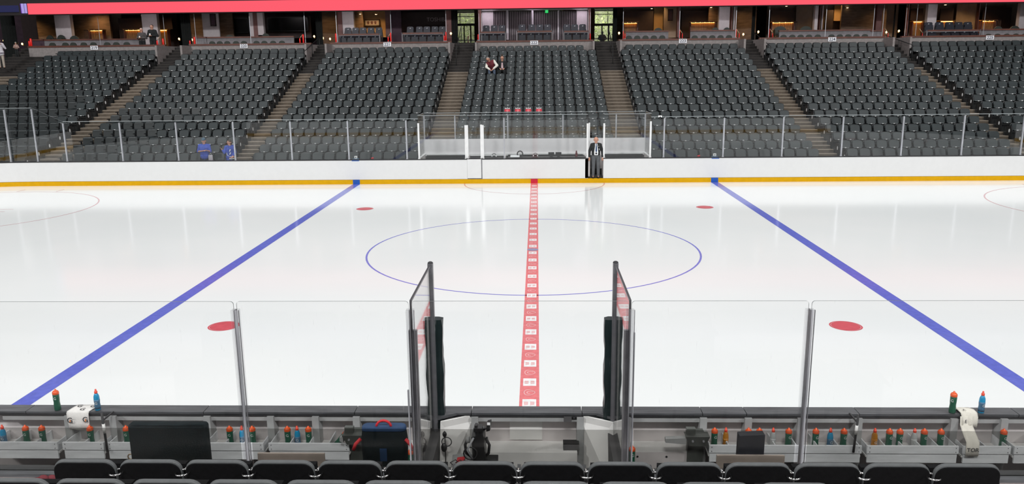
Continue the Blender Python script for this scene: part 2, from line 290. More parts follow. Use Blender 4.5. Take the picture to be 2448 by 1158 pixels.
for sx in (-1, 1):
    for sy in (-1, 1):
        cx, cy = sx*6.096, YC+sy*6.706
        ring('faceoff_dot_ring', cx, cy, 0.305, 0.03, 'ice_dot'); disc('faceoff_dot', cx, cy, 0.27, 'ice_dot')
        cx = sx*21.03; ring('faceoff_circle', cx, cy, 4.572, 0.051, 'ice_line_red'); disc('faceoff_dot', cx, cy, 0.305, 'ice_dot')
        for q in (-1, 1):
            for e in (-1, 1):
                a = cy+e*4.58; strip('hash_mark', cx+q*0.85-0.025, cx+q*0.85+0.025, min(a, a+e*0.6), max(a, a+e*0.6), 'ice_line_red')
                strip('corner_mark', min(cx+q*0.61, cx+q*1.82), max(cx+q*0.61, cx+q*1.82), cy+e*0.25-0.025, cy+e*0.25+0.025, 'ice_line_red')
                strip('corner_mark', cx+q*0.61-0.025, cx+q*0.61+0.025, min(cy+e*0.25, cy+e*1.15), max(cy+e*0.25, cy+e*1.15), 'ice_line_red')

# ---------------------------------------------------------------- boards round the ice
def wall_path(side):
    n = 14
    if side == 'far':
        return [(-RL+RC+RC*math.cos(R(180-90*i/n)), W-RC+RC*math.sin(R(180-90*i/n))) for i in range(n+1)], [(RL-RC+RC*math.cos(R(90-90*i/n)), W-RC+RC*math.sin(R(90-90*i/n))) for i in range(n+1)]
    return None
def sweep(path, t0, t1, z0, z1, name, m, parent):
    """wall section along a path; t0, t1 are offsets away from the ice"""
    mb = MB(); rr = []
    for i, p in enumerate(path):
        a = Vector(path[max(i-1, 0)]); b = Vector(path[min(i+1, len(path)-1)]); t = (b-a).normalized(); nrm = Vector((-t.y, t.x))
        q0 = Vector(p)+nrm*t0; q1 = Vector(p)+nrm*t1
        rr.append([(q0.x, q0.y, z0), (q1.x, q1.y, z0), (q1.x, q1.y, z1), (q0.x, q0.y, z1)])
    mb.rings(rr, 0, True, False); return mb.build(name, m, parent)
GX0, GX1, HX0, HX1 = -2.90, -2.25, 2.33, 2.985        # the two penalty-bench gates
far = thing('wall_far', 'white dasher boards with yellow kickplate across the ice', kind='structure')
cl, cr_ = wall_path('far')
segs = [cl+[(GX0, W)], [(GX1, W), (HX0, W)], [(HX1, W)]+cr_]
for p in segs:
    sweep(p, 0.0, 0.16, 0.20, 1.04, 'board_panel', 'board_white', far)
    sweep(p, -0.006, 0.19, 1.04, 1.075, 'cap_ledge', 'gasket', far)
def kick_seg(x0, x1, m, name='kickplate', t=-0.012): MB().box(x0, x1, W+t, W+0.16, 0.0, 0.19).build(name, m, far)
sweep(cl, -0.012, 0.16, 0.0, 0.19, 'kickplate', 'kick_yellow', far); sweep(cr_, -0.012, 0.16, 0.0, 0.19, 'kickplate', 'kick_yellow', far)
xs = [-(RL-RC), -7.925, -7.62, -0.1524, 0.1524, 7.62, 7.925, RL-RC]
for i, m in enumerate(['kick_yellow', 'kick_blue', 'kick_yellow', 'kick_red', 'kick_yellow', 'kick_blue', 'kick_yellow']): kick_seg(xs[i], xs[i+1], m)
for s in (-1, 1): MB().box(s*7.77-0.16, s*7.77+0.16, W-0.012, W+0.02, 1.015, 1.045).build('cap_mark', 'kick_blue', far)
for s in (-1, 1):
    p = [(s*RL, RC), (s*RL, W-RC)] if s < 0 else [(RL, W-RC), (RL, RC)]
    e = thing('wall_end', 'curved end boards of the rink', kind='structure'); e.name = 'wall_left' if s < 0 else 'wall_right'
    sweep(p, 0, 0.16, 0.19, 1.06, 'board_panel', 'board_white', e); sweep(p, -0.012, 0.16, 0, 0.19, 'kickplate', 'kick_yellow', e)
d1 = thing('door_1', 'closed white penalty-bench gate with dark gaps', kind='structure')
MB().box(GX0+0.005, GX1-0.045, W-0.02, W+0.06, 0.235, 1.075).build('gate_panel', 'board_white', d1)
MB().box(GX0, GX1, W+0.02, W+0.05, 0.19, 0.235).build('gap_strip', 'aluminium_dark', d1); MB().box(GX1-0.045, GX1, W-0.005, W+0.05, 0.19, 1.075).build('gap_strip', 'aluminium_dark', d1)
MB().box(GX0, GX1, W-0.02, W+0.19, 1.062, 1.085).build('gate_cap', 'gasket', d1)
d2 = thing('door_2', 'penalty-bench gate swung open inwards', kind='structure')
MB().box(HX0-0.13, HX0, W, W+0.05, 0.21, 1.04).build('jamb', 'aluminium', d2)
MB().box(HX0+0.01, HX0+0.09, W+0.17, W+0.80, 0.21, 1.05).build('gate_leaf', 'bench_inner', d2); MB().box(HX0+0.005, HX0+0.095, W+0.17, W+0.80, 1.05, 1.075).build('gate_cap', 'gasket', d2)

# ---------------------------------------------------------------- far glass
def pane(parent, x0, x1, y, z0, z1, mats=('rink_glass', 'glass_edge_far'), t=0.012, z1b=None, name='glass_pane', r=0.0):
    """one sheet with its own edges; z1b: height at the other end"""
    z1b = z1 if z1b is None else z1b
    if r > 0:
        poly = [(x0, z0), (x1, z0)]
        for cx, cz, a0 in ((x1-r, z1b-r, 0), (x0+r, z1-r, 90)):
            poly += [(cx+r*math.cos(R(a0+90*i/4)), cz+r*math.sin(R(a0+90*i/4))) for i in range(5)]
    else: poly = [(x0, z0), (x1, z0), (x1, z1b), (x0, z1)]
    mb = MB(); n = len(poly)
    vs = [(p[0], y, p[1]) for p in poly]+[(p[0], y+t, p[1]) for p in poly]
    mb.add(vs, [tuple(range(n))], 0); mb.add(vs, [tuple(reversed(range(n, 2*n)))], 0)
    mb.add(vs, [(i, i+n, (i+1) % n+n, (i+1) % n) for i in range(n)], 1)
    if t < 0.02 and mats[1] == 'glass_edge_far' and z1 == z1b: mb.box(x0, x1, y-0.003, y+t+0.003, z1-0.016, z1+0.001, 1)
    return mb.build(name, list(mats), parent)
YG = 26.02
fg = thing('wall_far_glass', 'tall clear shielding panes on aluminium posts above the boards across the ice', kind='structure')
PL = [-25.5, -23.06, -21.89, -20.57, -18.07, -15.59, -13.07, -10.56, -8.06, -5.52, -4.99]
PR = [4.99, 5.566, 8.10, 10.60, 13.11, 15.63, 18.16, 20.63, 23.1, 25.5]
def arc_y(x):
    d = abs(x)-(RL-RC); return YG-(RC-math.sqrt(RC*RC-d*d)) if d > 0 else YG
def gz(x): return 3.42 if x < -21.8 else (2.82 if x > -20.6 else 2.82)
def post(parent, x, y, z0, z1, wd=0.062, m='aluminium', name='glass_post', dp=0.05):
    mb = MB(); mb.box(x-wd/2, x+wd/2, y-dp/2, y+dp/2, z0, z1); mb.box(x-wd/5, x+wd/5, y-dp/2-0.012, y-dp/2, z0, z1); mb.box(x-wd*0.7, x+wd*0.7, y-dp*0.8, y+dp*0.8, z0, z0+0.025)
    return mb.build(name, m, parent)
for lst in (PL, PR):
    for i in range(len(lst)-1):
        a, b = lst[i], lst[i+1]
        za = 3.42 if a < -21 else 2.82; zb = 3.42 if b < -21 else 2.82
        p = pane(fg, a+0.012, b-0.012, YG, 1.076, za, z1b=zb)
    for x in lst:
        if abs(abs(x)-4.99) > 0.01: post(fg, x, arc_y(x), 1.076, 3.36 if x < -21 else 2.74)
# ---------------------------------------------------------------- penalty benches and timekeeper's box
bxs = thing('wall_penalty_box', 'glass-walled penalty and timekeeper box with pale grey back panel', kind='structure')
YB = 27.9
for a, b in ((-4.97, GX0-0.02), (GX0+0.02, GX1-0.02), (GX1+0.02, -1.30), (-1.28, 2.31), (HX1+0.02, 4.97)): pane(bxs, a, b, YG, 1.076 if abs(a-GX0-0.02) > 0.01 else 1.10, 2.95)
for x, z, m in ((-4.99, 2.62, 'aluminium_white'), (GX0-0.055, 2.52, 'aluminium_white'), (GX0+0.02, 2.52, 'aluminium_white'), (GX1-0.03, 2.54, 'aluminium_white'), (GX1+0.045, 2.52, 'aluminium_white'), (-1.29, 2.82, 'aluminium'), (HX0-0.035, 2.55, 'aluminium_white'), (HX1+0.02, 2.55, 'aluminium_white'), (4.99, 2.62, 'aluminium_white')): post(bxs, x, YG, 1.076, z, 0.075 if 'white' in m else 0.05, m)
post(bxs, HX0+0.07, YG+0.45, 1.076, 2.55, 0.06, 'aluminium_white')
MB().box(-5.05, 5.02, YB, YB+0.05, 1.10, 1.76).build('back_panel', 'box_panel', bxs)
MB().box(-5.05, 5.02, YB-0.10, YB+0.05, 1.00, 1.10).build('back_ledge', 'aluminium_white', bxs)
MB().box(-5.05, 5.02, YB-0.04, YB+0.05, 0.25, 1.00).build('back_board', 'bench_dark', bxs)
for s in (-1, 1):
    MB().box(s*5.0-0.03, s*5.0+0.03, YG+0.1, YB, 0.25, 1.10).build('side_board', 'bench_inner', bxs)
    m_ = MB(); m_.box(s*5.01-0.006, s*5.01+0.006, YG+0.05, YB, 1.10, 2.95); m_.build('side_glass', 'rink_glass', bxs)
    MB().box(s*5.01-0.01, s*5.01+0.01, YG, YB, 2.945, 2.957).build('glass_top_edge', 'glass_edge_far', bxs)
    MB().box(s*5.0-0.05, s*5.0+0.05, YG+0.02, YB, 1.09, 1.12).build('side_cap', 'aluminium_white', bxs)
xb = [-5.0, -3.6, -1.2, 1.3, 3.7, 5.0]
for i in range(5): pane(bxs, xb[i]+0.01, xb[i+1]-0.01, YB+0.06, 1.76, 2.95)
for x in xb: post(bxs, x, YB+0.06, 1.70, 2.80, 0.055, 'aluminium')
MB().box(-5.0, 5.0, YG+0.1, YB, 0.15, 0.25).build('box_floor', 'rubber', bxs)
MB().box(HX0-0.05, HX1+0.05, W+0.14, YB, 0.19, 0.26).build('box_floor', 'rubber', bxs)
for x in (-2.95, -1.3, 2.28, 3.0): MB().box(x-0.02, x+0.02, YG+0.2, YB, 0.25, 1.06).build('divider', 'bench_inner', bxs)
for a, b, lab in ((-4.9, -3.1, 'black bench inside the penalty box beside the closed gate'), (-1.2, 2.2, 'long black counter inside the timekeeper box'), (3.1, 4.9, 'black bench inside the penalty box beside the standing official')):
    b_ = thing('penalty_bench', lab, 'bench', ((a+b)/2, 27.45, 0.25)); hw = (b-a)/2
    MB().box(-hw, hw, -0.2, 0.25, 0.40, 0.45).build('seat', 'black_plastic', b_); MB().box(-hw, hw, 0.25, 0.30, 0.40, 0.80).build('backrest', 'black_plastic', b_)
    for x in (-hw+0.1, hw-0.1): MB().box(x-0.03, x+0.03, -0.15, 0.2, 0, 0.40).build('leg', 'aluminium_dark', b_)

# ================================================================== FAR STANDS
ROW_Y = [27.16+0.9177*k for k in range(24)]
def glint_z(k): return 0.9442+0.27909*k+0.0020084*k*k
FLOOR = [glint_z(k)-0.42-(0.06 if k == 16 else 0.0) for k in range(24)]
SEC = {219: (-29.85, -23.45, 13), 220: (-21.33, -14.23, 14), 221: (-12.45, -5.46, 14), 222: (-3.52, 3.44, 14), 223: (5.43, 12.33, 14), 224: (14.03, 21.1, 14), 225: (22.62, 29.7, 14)}
AIS = [(-33.2, -30.2), (-23.1, -21.68), (-13.87, -12.77), (-5.1, -3.86), (3.80, 5.12), (12.64, 13.70), (21.42, 22.28)]
mb = MB()
for k in range(17):
    z = FLOOR[k]; y0, y1 = ROW_Y[k]-0.45, ROW_Y[k]+0.4677
    for a, b in ([(-34, -5.2), (5.2, 34)] if k < 2 else [(-34, 34)]):
        mb.quad((a, y0, z), (b, y0, z), (b, y1, z), (a, y1, z)); mb.quad((a, y1, z), (b, y1, z), (b, y1, FLOOR[k+1]), (a, y1, FLOOR[k+1]))
mb.quad((-32, ROW_Y[0]-0.45, 0), (32, ROW_Y[0]-0.45, 0), (32, ROW_Y[0]-0.45, FLOOR[0]), (-32, ROW_Y[0]-0.45, FLOOR[0]))
mb.quad((-32, 26.1, 0.22), (32, 26.1, 0.22), (32, ROW_Y[0]-0.44, 0.22), (-32, ROW_Y[0]-0.44, 0.22))
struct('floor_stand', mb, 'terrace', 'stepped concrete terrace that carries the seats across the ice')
# aisle steps: each step an object, two to a row
for ai, (a, b) in enumerate(AIS):
    st = thing('stairs_aisle', 'concrete aisle stairs between the seat blocks', kind='structure')
    wd = b-a
    def step_mesh(mats, h=0.30, d=0.459):
        q = MB(); q.box(-wd/2, wd/2, 0, d+0.01, -h, 0.0, 0); q.box(-wd/2+0.01, wd/2-0.01, -0.006, 0.075, -0.02, 0.004, 1); return q.mesh('step', mats)
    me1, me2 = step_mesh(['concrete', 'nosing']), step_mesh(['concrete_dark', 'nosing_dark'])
    for k in range(0, 20):
        if ai in (3, 4) and k < 2: continue
        for j in (0, 1):
            z = FLOOR[k]+(0.5*(FLOOR[k+1]-FLOOR[k]) if j else 0.0); y = ROW_Y[k]-0.45+0.459*j
            if y > 44.0: continue
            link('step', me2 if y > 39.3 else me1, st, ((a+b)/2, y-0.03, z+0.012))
    MB().box(a, b, 44.0, 44.3, 5.5, 6.47).build('crest', 'concrete_dark', st)
# ---------------------------------------------------------------- seats across the ice
def seat_parts(open_=False, logo=False, end=0, red=False):
    """{part: MB}; local origin on the tread, facing the ice (-y); end: +1/-1 has an aisle panel with a white row plate"""
    P = {}
    def slab(w, h, r, rb, zc, yb, yt, t, mi=0, q=None):
        q = q or MB(); o1 = rrect(w, h, r, 3, 0, zc, rb); o2 = rrect(w-0.03, h-0.03, r*0.9, 3, 0, zc, rb*0.9)
        lean = lambda z: yb+(yt-yb)*(z-(zc-h/2))/h
        q.rings([[(x, lean(z)-t/2, z) for x, z in o2], [(x, lean(z)-t/2+0.018, z) for x, z in o1], [(x, lean(z)+t/2, z) for x, z in o1]], mi, True, False); return q
    P['backrest'] = slab(0.47, 0.38, 0.10, 0.05, 0.555, 0.115, 0.185, 0.045) if not open_ else slab(0.475, 0.40, 0.10, 0.05, 0.58, 0.115, 0.20, 0.045)
    if open_:
        q = MB(); o1 = rrect(0.455, 0.46, 0.05, 3, 0, -0.19, 0.09); q.prism([(x, y) for x, y in o1], 'z', 0.40, 0.455)
        P['seat_pan'] = q
        q = MB(); q.box(-0.16, 0.16, 0.135, 0.165, 0.74, 0.752); P['edge_highlight'] = q  # pale strip paints the highlight along the backrest top
    else:
        P['seat_pan'] = slab(0.462, 0.315, 0.085, 0.055, 0.575, -0.05, 0.06, 0.075)
        q = MB(); q.box(-0.165, 0.165, -0.108, -0.088, 0.424, 0.436); P['edge_highlight'] = q  # pale strip paints the reflection along the pan's front edge
    q = MB(); q.prism([(-0.005+0.045*math.cos(2*PI*i/10), 0.429+0.017*math.sin(2*PI*i/10)) for i in range(10)], 'y', -0.117, -0.10); P['glint_plate'] = q  # white plate paints the glint at the pan's lower edge
    q = MB(); q.box(-0.287, -0.263, -0.13, 0.16, 0.565, 0.60); q.box(-0.285, -0.265, 0.02, 0.14, 0.0, 0.57); P['armrest'] = q
    if logo:
        q = MB(); q.add([(-0.035, -0.020, 0.650), (0.01, -0.020, 0.650), (0.05, -0.010, 0.685), (0.0, -0.010, 0.685)], [(0, 1, 2, 3)]); P['logo_tag'] = q
    if end:
        q = MB(); x0, x1 = sorted((end*0.285, end*0.315)); q.prism([(-0.16, 0.0), (0.30, 0.0), (0.26, 0.62), (-0.10, 0.62), (-0.20, 0.42)], 'x', x0, x1); P['end_panel'] = q
        q = MB(); q.prism([(0.02+0.055*math.cos(2*PI*i/12), 0.40+0.085*math.sin(2*PI*i/12)) for i in range(12)], 'x', end*0.316, end*0.324); P['row_plate'] = q
    if red:
        q = MB(); q.quad((-0.15, -0.085, 0.455), (0.15, -0.085, 0.455), (0.14, -0.045, 0.57), (-0.14, -0.045, 0.57), 0)
        for i, hh in enumerate((0.05, 0.025, 0.03, 0.025, 0.03, 0.025, 0.045)): q.quad((-0.125+i*0.036, -0.040, 0.59), (-0.125+i*0.036+0.028, -0.040, 0.59), (-0.125+i*0.036+0.028, -0.022, 0.59+hh), (-0.125+i*0.036, -0.022, 0.59+hh), 1)
        q.quad((-0.06, -0.081, 0.48), (0.06, -0.081, 0.48), (0.055, -0.060, 0.54), (-0.055, -0.060, 0.54), 2); P['reserved_tag'] = q
    return P
PMAT = {'backrest': ['seat_back'], 'seat_pan': ['seat_grey'], 'edge_highlight': ['highlight_grey'], 'glint_plate': ['plate_white'], 'armrest': ['seat_frame'], 'logo_tag': ['plate_grey'], 'end_panel': ['seat_frame'], 'row_plate': ['plate_white'], 'reserved_tag': ['kick_red', 'plate_white', 'ice_pink']}
PMESH = {}
def seat_open(sec, k, i):
    if sec == 219: return k <= 9 and not (i >= 11 and k >= 5) and not (k == 9 and i > 8)
    if sec == 220: return (k in (6, 5) and i < 8-(6-k)) or (k in (3, 2) and i < 6) or (k == 4 and i in (2, 3, 4)) or (k in (0, 1) and i < 4)
    return False
allseats = []
for sec, (xa, xb_, n) in SEC.items():
    for k in range(17):
        nn = n
        if k == 16: nn = 12 if sec == 222 else 13
        if sec == 222 and k < 2: continue
        for i in range(nn):
            if k == 16: x = (-3.11+i*5.86/11) if sec == 222 else xa+0.35+i*((xb_-xa-0.6)/(nn-1))
            else: x = xa+i*(xb_-xa)/(nn-1)
            end = 0
            if i == nn-1 and xb_ < 0: end = 1
            if i == 0 and xa > 0: end = -1
            if sec == 222: end = 0
            kind = (seat_open(sec, k, i), sec == 222, end, sec == 222 and k == 6 and 4 <= i <= 7)
            d = math.dist((x, ROW_Y[k], FLOOR[k]), CAM)
            q = np.array([x, ROW_Y[k], FLOOR[k]+0.6])-CAM; u = 1224+FPX*(q@cR)/(q@cF)
            allseats.append((d, sec, k, i, x, kind, -10 < u < 2458))
vis = sorted([s for s in allseats if s[6]])
named = set((s[1], s[2], s[3]) for s in vis[:296])
rowname = lambda k: 'front row' if k == 0 else ORD[k+1]+' row up'
stuff_v, stuff_f, stuff_m = [], [], []; nv = 0
SM = ['seat_back', 'seat_grey', 'highlight_grey', 'plate_white', 'seat_frame', 'plate_grey', 'kick_red', 'ice_pink']
TPL = {}
def template(kind):
    if kind in TPL: return TPL[kind]
    V, F, I = [], [], []
    for part, q in seat_parts(*kind).items():
        o = len(V); V += q.v; F += [tuple(i+o for i in f) for f in q.f]; I += [SM.index(PMAT[part][m]) for m in q.m]
    TPL[kind] = (np.array(V), F, I); return TPL[kind]
RED_SEATS = []
for d, sec, k, i, x, kind, v in allseats:
    if (sec, k, i) in named or kind[3]:
        st = 'lowered' if kind[0] else 'tipped-up'
        lab = f'{st} dark grey seat, {ORD[i+1]} from the left, {rowname(k)}, section {SECW[sec]}'
        if kind[3]: lab = f'tipped-up grey seat with a red tag, {ORD[i-3]} from left of four'
        o = thing('stadium_seat', lab, 'seat', (x, ROW_Y[k], FLOOR[k]), 0, 'folding seats across the ice')
        for part, q in seat_parts(*kind).items():
            key = (part, kind)
            if part in ('glint_plate', 'armrest'): key = (part,)
            if part == 'edge_highlight': key = (part, kind[0])
            if key not in PMESH: PMESH[key] = q.mesh(part, PMAT[part])
            link(part, PMESH[key], o)
    else:
        V, F, I = template(kind)
        stuff_v.append(V+np.array([x, ROW_Y[k], FLOOR[k]])); stuff_f += [tuple(j+nv for j in f) for f in F]; stuff_m += I; nv += len(V)
me = bpy.data.meshes.new('stadium_seats_far'); me.from_pydata(np.concatenate(stuff_v).tolist(), [], stuff_f)
for m_ in SM: me.materials.append(M[m_])
me.polygons.foreach_set('material_index', stuff_m); me.update()
link('stadium_seats', me, kind='stuff', label='hundreds of dark grey folding seats rising in the rows behind the nearest ones', cat='seats')

# ================================================================== LOGE WALL, SUITES AND RIBBON BOARD
YW = 42.45; ZW = 6.43
SP = {219: (66, 380), 220: (447, 728), 221: (795, 1069), 222: (1139, 1418), 223: (1487, 1773), 224: (1836, 2131), 225: (2190, 2520)}
wallx = {s: (at(a, 100, YW)[0], at(b, 100, YW)[0]) for s, (a, b) in SP.items()}
for s_, i_, j_ in ((219, None, 1), (220, 1, 2), (221, 2, 3), (223, 4, 5), (224, 5, 6), (225, 6, None)):
    wallx[s_] = (AIS[i_][1]+0.07 if i_ is not None else wallx[s_][0], AIS[j_][0]-0.07 if j_ is not None else wallx[s_][1])
PLX = {219: 225, 220: 583, 221: 926, 222: 1277, 223: 1632, 224: 1988, 225: 2364}
for s, (a, b) in wallx.items():
    wl = thing('wall_loge', 'low concrete wall with wooden cap behind the top seat row', kind='structure')
    MB().box(a, b, YW, YW+0.15, 5.3, ZW).build('wall_panel', 'wall_mauve', wl)
    MB().box(a-0.02, b+0.02, YW-0.04, YW+0.20, ZW, ZW+0.10).build('wall_cap', 'wood_cap', wl)
    for e, x in ((-1, a), (1, b))[1 if s == 219 else 0:]:     # cheek walls that flank the stairs
        q = MB(); q.prism([(41.15, FLOOR[14]), (YW+0.1, FLOOR[15]), (44.2, 5.4), (44.2, ZW), (41.15, ZW)] if s != 222 else [(41.95, FLOOR[15]), (44.2, 5.4), (44.2, ZW), (41.95, ZW)], 'x', x-0.06, x+0.06); q.build('cheek_wall', 'wall_mauve', wl)
    px = at(PLX[s], 103, YW)[0]
    pc = thing('section_placard', f'white placard reading {s} above the seats of section {SECW[s]}', 'sign', (px, YW-0.045, ZW-0.055), 0, 'section number placards')
    MB().box(-0.24, 0.24, -0.015, 0.0, -0.125, 0.125).build('board', 'placard', pc); letter('number', str(s), 'ink', 0.25, (0, -0.02, 0), pc)
    MB().box(a, b, YW+0.15, 45.3, 5.55, 5.75).build('loge_floor', 'terrace', wl)
# soffit, back wall and the dark bowl above
mb = MB(); mb.box(-34, 34, 42.7, 54, 8.95, 9.3); struct('ceiling_soffit', mb, 'soffit', 'dark soffit over the suites')
mb = MB(); mb.box(-34, 34, 44.3, 54, 5.5, 5.8); struct('floor_concourse', mb, 'concrete_dark', 'dark concourse floor behind the suites')
rib = thing('ribbon_board', 'long pink LED ribbon board along the balcony above the suites', 'display')
MB().box(-31.6, 34, 42.40, 42.55, 8.45, 9.10).build('screen', 'led_pink', rib); MB().box(-34, 34, 42.46, 42.75, 8.40, 9.35).build('housing', 'soffit', rib)
MB().box(-32.0, -31.86, 42.40, 42.55, 8.52, 9.10).build('end_strip', 'led_lilac', rib); MB().box(-31.80, -31.68, 42.40, 42.55, 8.52, 9.10).build('end_strip', 'led_lilac', rib); MB().box(-32.06, -32.0, 42.40, 42.55, 8.52, 9.10).build('end_strip', 'led_purple', rib)
MB().box(-34, -32.2, 42.40, 42.55, 8.60, 9.00).build('dim_screen', 'led_dim', rib)
up = thing('ribbon_upper', 'dark violet LED ribbon board with white wording high above the suites', 'display')
MB().box(-34, 34, 42.42, 42.6, 12.1, 13.2).build('screen', 'arena_dark', up); MB().box(-34, 34, 42.40, 42.42, 12.2, 13.1).build('glow_field', 'led_violet', up)
for x in (-24, -15, -6, 3.5, 12.5, 21.5, 30): letter('wording', 'Shaping Your Environment', 'led_text', 0.62, (x, 42.39, 12.65), up)
for x in (-19.6, -10.6, -1.4, 8.0, 17.0, 26.0): letter('wording', 'SWEST', 'led_text', 0.55, (x, 42.39, 12.65), up)
q = MB(); q.quad((-34, 42.75, 9.3), (34, 42.75, 9.3), (34, 43.5, 12.1), (-34, 43.5, 12.1)); q.quad((-34, 42.7, 13.2), (34, 42.7, 13.2), (34, 60, 24), (-34, 60, 24)); struct('wall_upper_bowl', q, 'arena_dark', 'dark upper bowl of the arena')
q = MB(); q.box(-45, 45, -40, 62, 30, 30.4); struct('ceiling', q, 'arena_dark', 'dark arena roof')
q = MB(); q.box(-45, 45, 54, 54.3, 5, 30); struct('wall_back', q, 'suite_plum', 'dark back wall of the concourse')
for s_ in (-1, 1):
    q = MB(); q.box(s_*44, s_*44.3, -40, 62, 0, 30); q.build('wall_side_west' if s_ < 0 else 'wall_side_east', 'arena_dark', kind='structure')
q = MB(); q.box(-45, 45, -40.3, -40, 0, 30); struct('wall_rear', q, 'arena_dark', 'dark arena wall behind the camera side')

for s_, (a, b) in wallx.items():
    MB().box(a-0.3, b+0.3, 45.3, 49.2, 5.8, 6.15).build('floor_suite', 'suite_dark', kind='structure')
def pbox(name, u0, v0, u1, v1, y, d, m, parent=None, **k):
    a = at(u0, v1, y); b = at(u1, v0, y); q = MB(); q.box(a[0], b[0], y, y+d, a[2], b[2]); return q.build(name, m, parent, **k)
# back wall pieces of the suites (u0, v0, u1, v1, y, material)
YS = 48.5
sw = thing('wall_suites', 'back walls, pillars and dark wood panels of the suites', kind='structure')
for nm, u0, v0, u1, v1, y, m in [
    ('wall_panel', 60, 20, 500, 120, 49.2, 'suite_dark'), ('wall_panel', 430, 20, 800, 115, 49.2, 'suite_plum'), ('wall_panel', 800, 15, 1080, 110, 49.2, 'suite_plum'), ('wall_panel', 1490, 10, 1790, 105, 49.2, 'suite_wall'), ('wall_panel', 1830, 5, 2150, 100, 49.2, 'suite_wall'), ('wall_panel', 2170, 0, 2560, 100, 49.2, 'suite_wall'),
    ('wall_panel', 95, 30, 136, 92, 47.5, 'suite_dark'), ('pillar', 136, 28, 165, 95, 45.4, 'pillar'), ('wood_panel', 176, 43, 250, 92, 48.0, 'suite_dark'), ('wall_panel', 250, 30, 287, 92, 48.4, 'suite_wall'), ('wood_panel', 287, 43, 341, 92, 48.0, 'suite_dark'), ('pillar', 345, 28, 373, 108, 45.4, 'pillar'), ('wood_panel', 375, 43, 410, 70, 48.0, 'suite_dark'),
    ('wall_panel', 487, 28, 521, 92, 46.2, 'pillar'), ('wood_panel', 524, 39, 596, 92, 48.0, 'suite_dark'), ('pillar', 600, 25, 608, 92, 45.4, 'pillar'), ('pillar_trim', 608, 25, 613, 92, 45.38, 'wood_trim'), ('pillar', 613, 25, 627, 84, 45.4, 'pillar'), ('wood_panel', 633, 39, 742, 92, 47.5, 'suite_dark'),
    ('pillar_trim', 809, 20, 816, 90, 45.3, 'wood_trim'), ('pillar', 816, 20, 844, 90, 45.4, 'pillar'), ('wall_panel', 846, 20, 923, 90, 48.2, 'suite_tan'), ('pillar_trim', 923, 20, 936, 90, 46.5, 'wood_trim'), ('wall_panel', 936, 20, 958, 100, 46.4, 'suite_plum'), ('wood_panel', 958, 28, 1066, 92, 47.4, 'suite_dark'), ('pillar_trim', 1066, 16, 1078, 103, 44.6, 'wood_trim'),
    ('pillar_trim', 1144, 16, 1151, 94, 44.0, 'wood_trim'), ('side_panel', 1151, 20, 1179, 92, 46.8, 'pillar'), ('head_panel', 1151, 16, 1405, 26, 46.7, 'pillar'), ('side_panel', 1378, 18, 1404, 90, 46.8, 'pillar'), ('pillar_trim', 1405, 14, 1413, 92, 44.0, 'wood_trim'),
    ('wood_panel', 1490, 26, 1562, 90, 48.2, 'suite_dark'), ('wall_panel', 1562, 10, 1586, 90, 48.6, 'suite_tan'), ('wall_panel', 1586, 10, 1618, 90, 47.9, 'suite_wall'), ('pillar_trim', 1618, 10, 1627, 90, 45.5, 'wood_trim'), ('wood_panel', 1628, 25, 1713, 90, 48.2, 'suite_dark'), ('pillar', 1717, 8, 1746, 90, 45.4, 'pillar'), ('pillar_trim', 1746, 8, 1752, 90, 45.4, 'wood_trim'), ('pillar', 1752, 8, 1759, 90, 45.4, 'pillar'),
    ('wood_panel', 1840, 24, 1900, 85, 48.2, 'suite_dark'), ('wall_panel', 1900, 5, 1944, 85, 48.5, 'suite_wall'), ('pillar', 1945, 5, 1958, 85, 45.4, 'pillar'), ('pillar_trim', 1958, 5, 1963, 85, 45.4, 'wood_trim'), ('pillar', 1963, 5, 1970, 85, 45.4, 'pillar'), ('wood_panel', 1970, 24, 1993, 85, 48.2, 'suite_dark'), ('wall_panel', 1993, 8, 2016, 50, 48.6, 'suite_tan'), ('wood_panel', 2016, 18, 2028, 85, 48.2, 'suite_dark'), ('wall_panel', 2028, 5, 2090, 85, 48.3, 'suite_wall'), ('pillar_trim', 2092, 5, 2112, 85, 46.0, 'wood_trim'),
    ('pillar_trim', 2166, 5, 2176, 85, 46.0, 'wood_trim'), ('wood_panel', 2176, 20, 2208, 48, 48.0, 'suite_dark'), ('pillar', 2213, 3, 2243, 85, 45.4, 'pillar'), ('wood_panel', 2243, 20, 2281, 85, 48.2, 'suite_dark'), ('wall_panel', 2281, 3, 2336, 85, 48.4, 'suite_wall'), ('pillar_trim', 2336, 3, 2344, 85, 45.5, 'wood_trim'), ('wood_panel', 2344, 18, 2420, 85, 48.2, 'suite_dark'), ('pillar', 2432, 3, 2462, 85, 45.4, 'pillar')]:
    pbox(nm, u0, v0, u1, v1, y, 0.12 if 'panel' in nm else 0.35, m, sw)
sl = thing('wall_slats', 'dark screen of slim pale vertical slats behind the central suite', kind='structure')
pbox('backing', 1179, 26, 1379, 98, 46.95, 0.05, 'slat_dark', sl)
sm = None
for i in range(46):
    u = 1182+i*4.25; a = at(u, 96, 46.9); b = at(u+0.75, 27, 46.9)
    if sm is None: q = MB(); q.box(0, b[0]-a[0], 0, 0.015, 0, b[2]-a[2]); sm = q.mesh('slat', ['slat_light'])
    link('slat', sm, sl, (a[0], 46.9, a[2]))
for u in (1211, 1271, 1333): pbox('slat_post', u, 25, u+4, 95, 46.6, 0.1, 'jersey_white', sl)
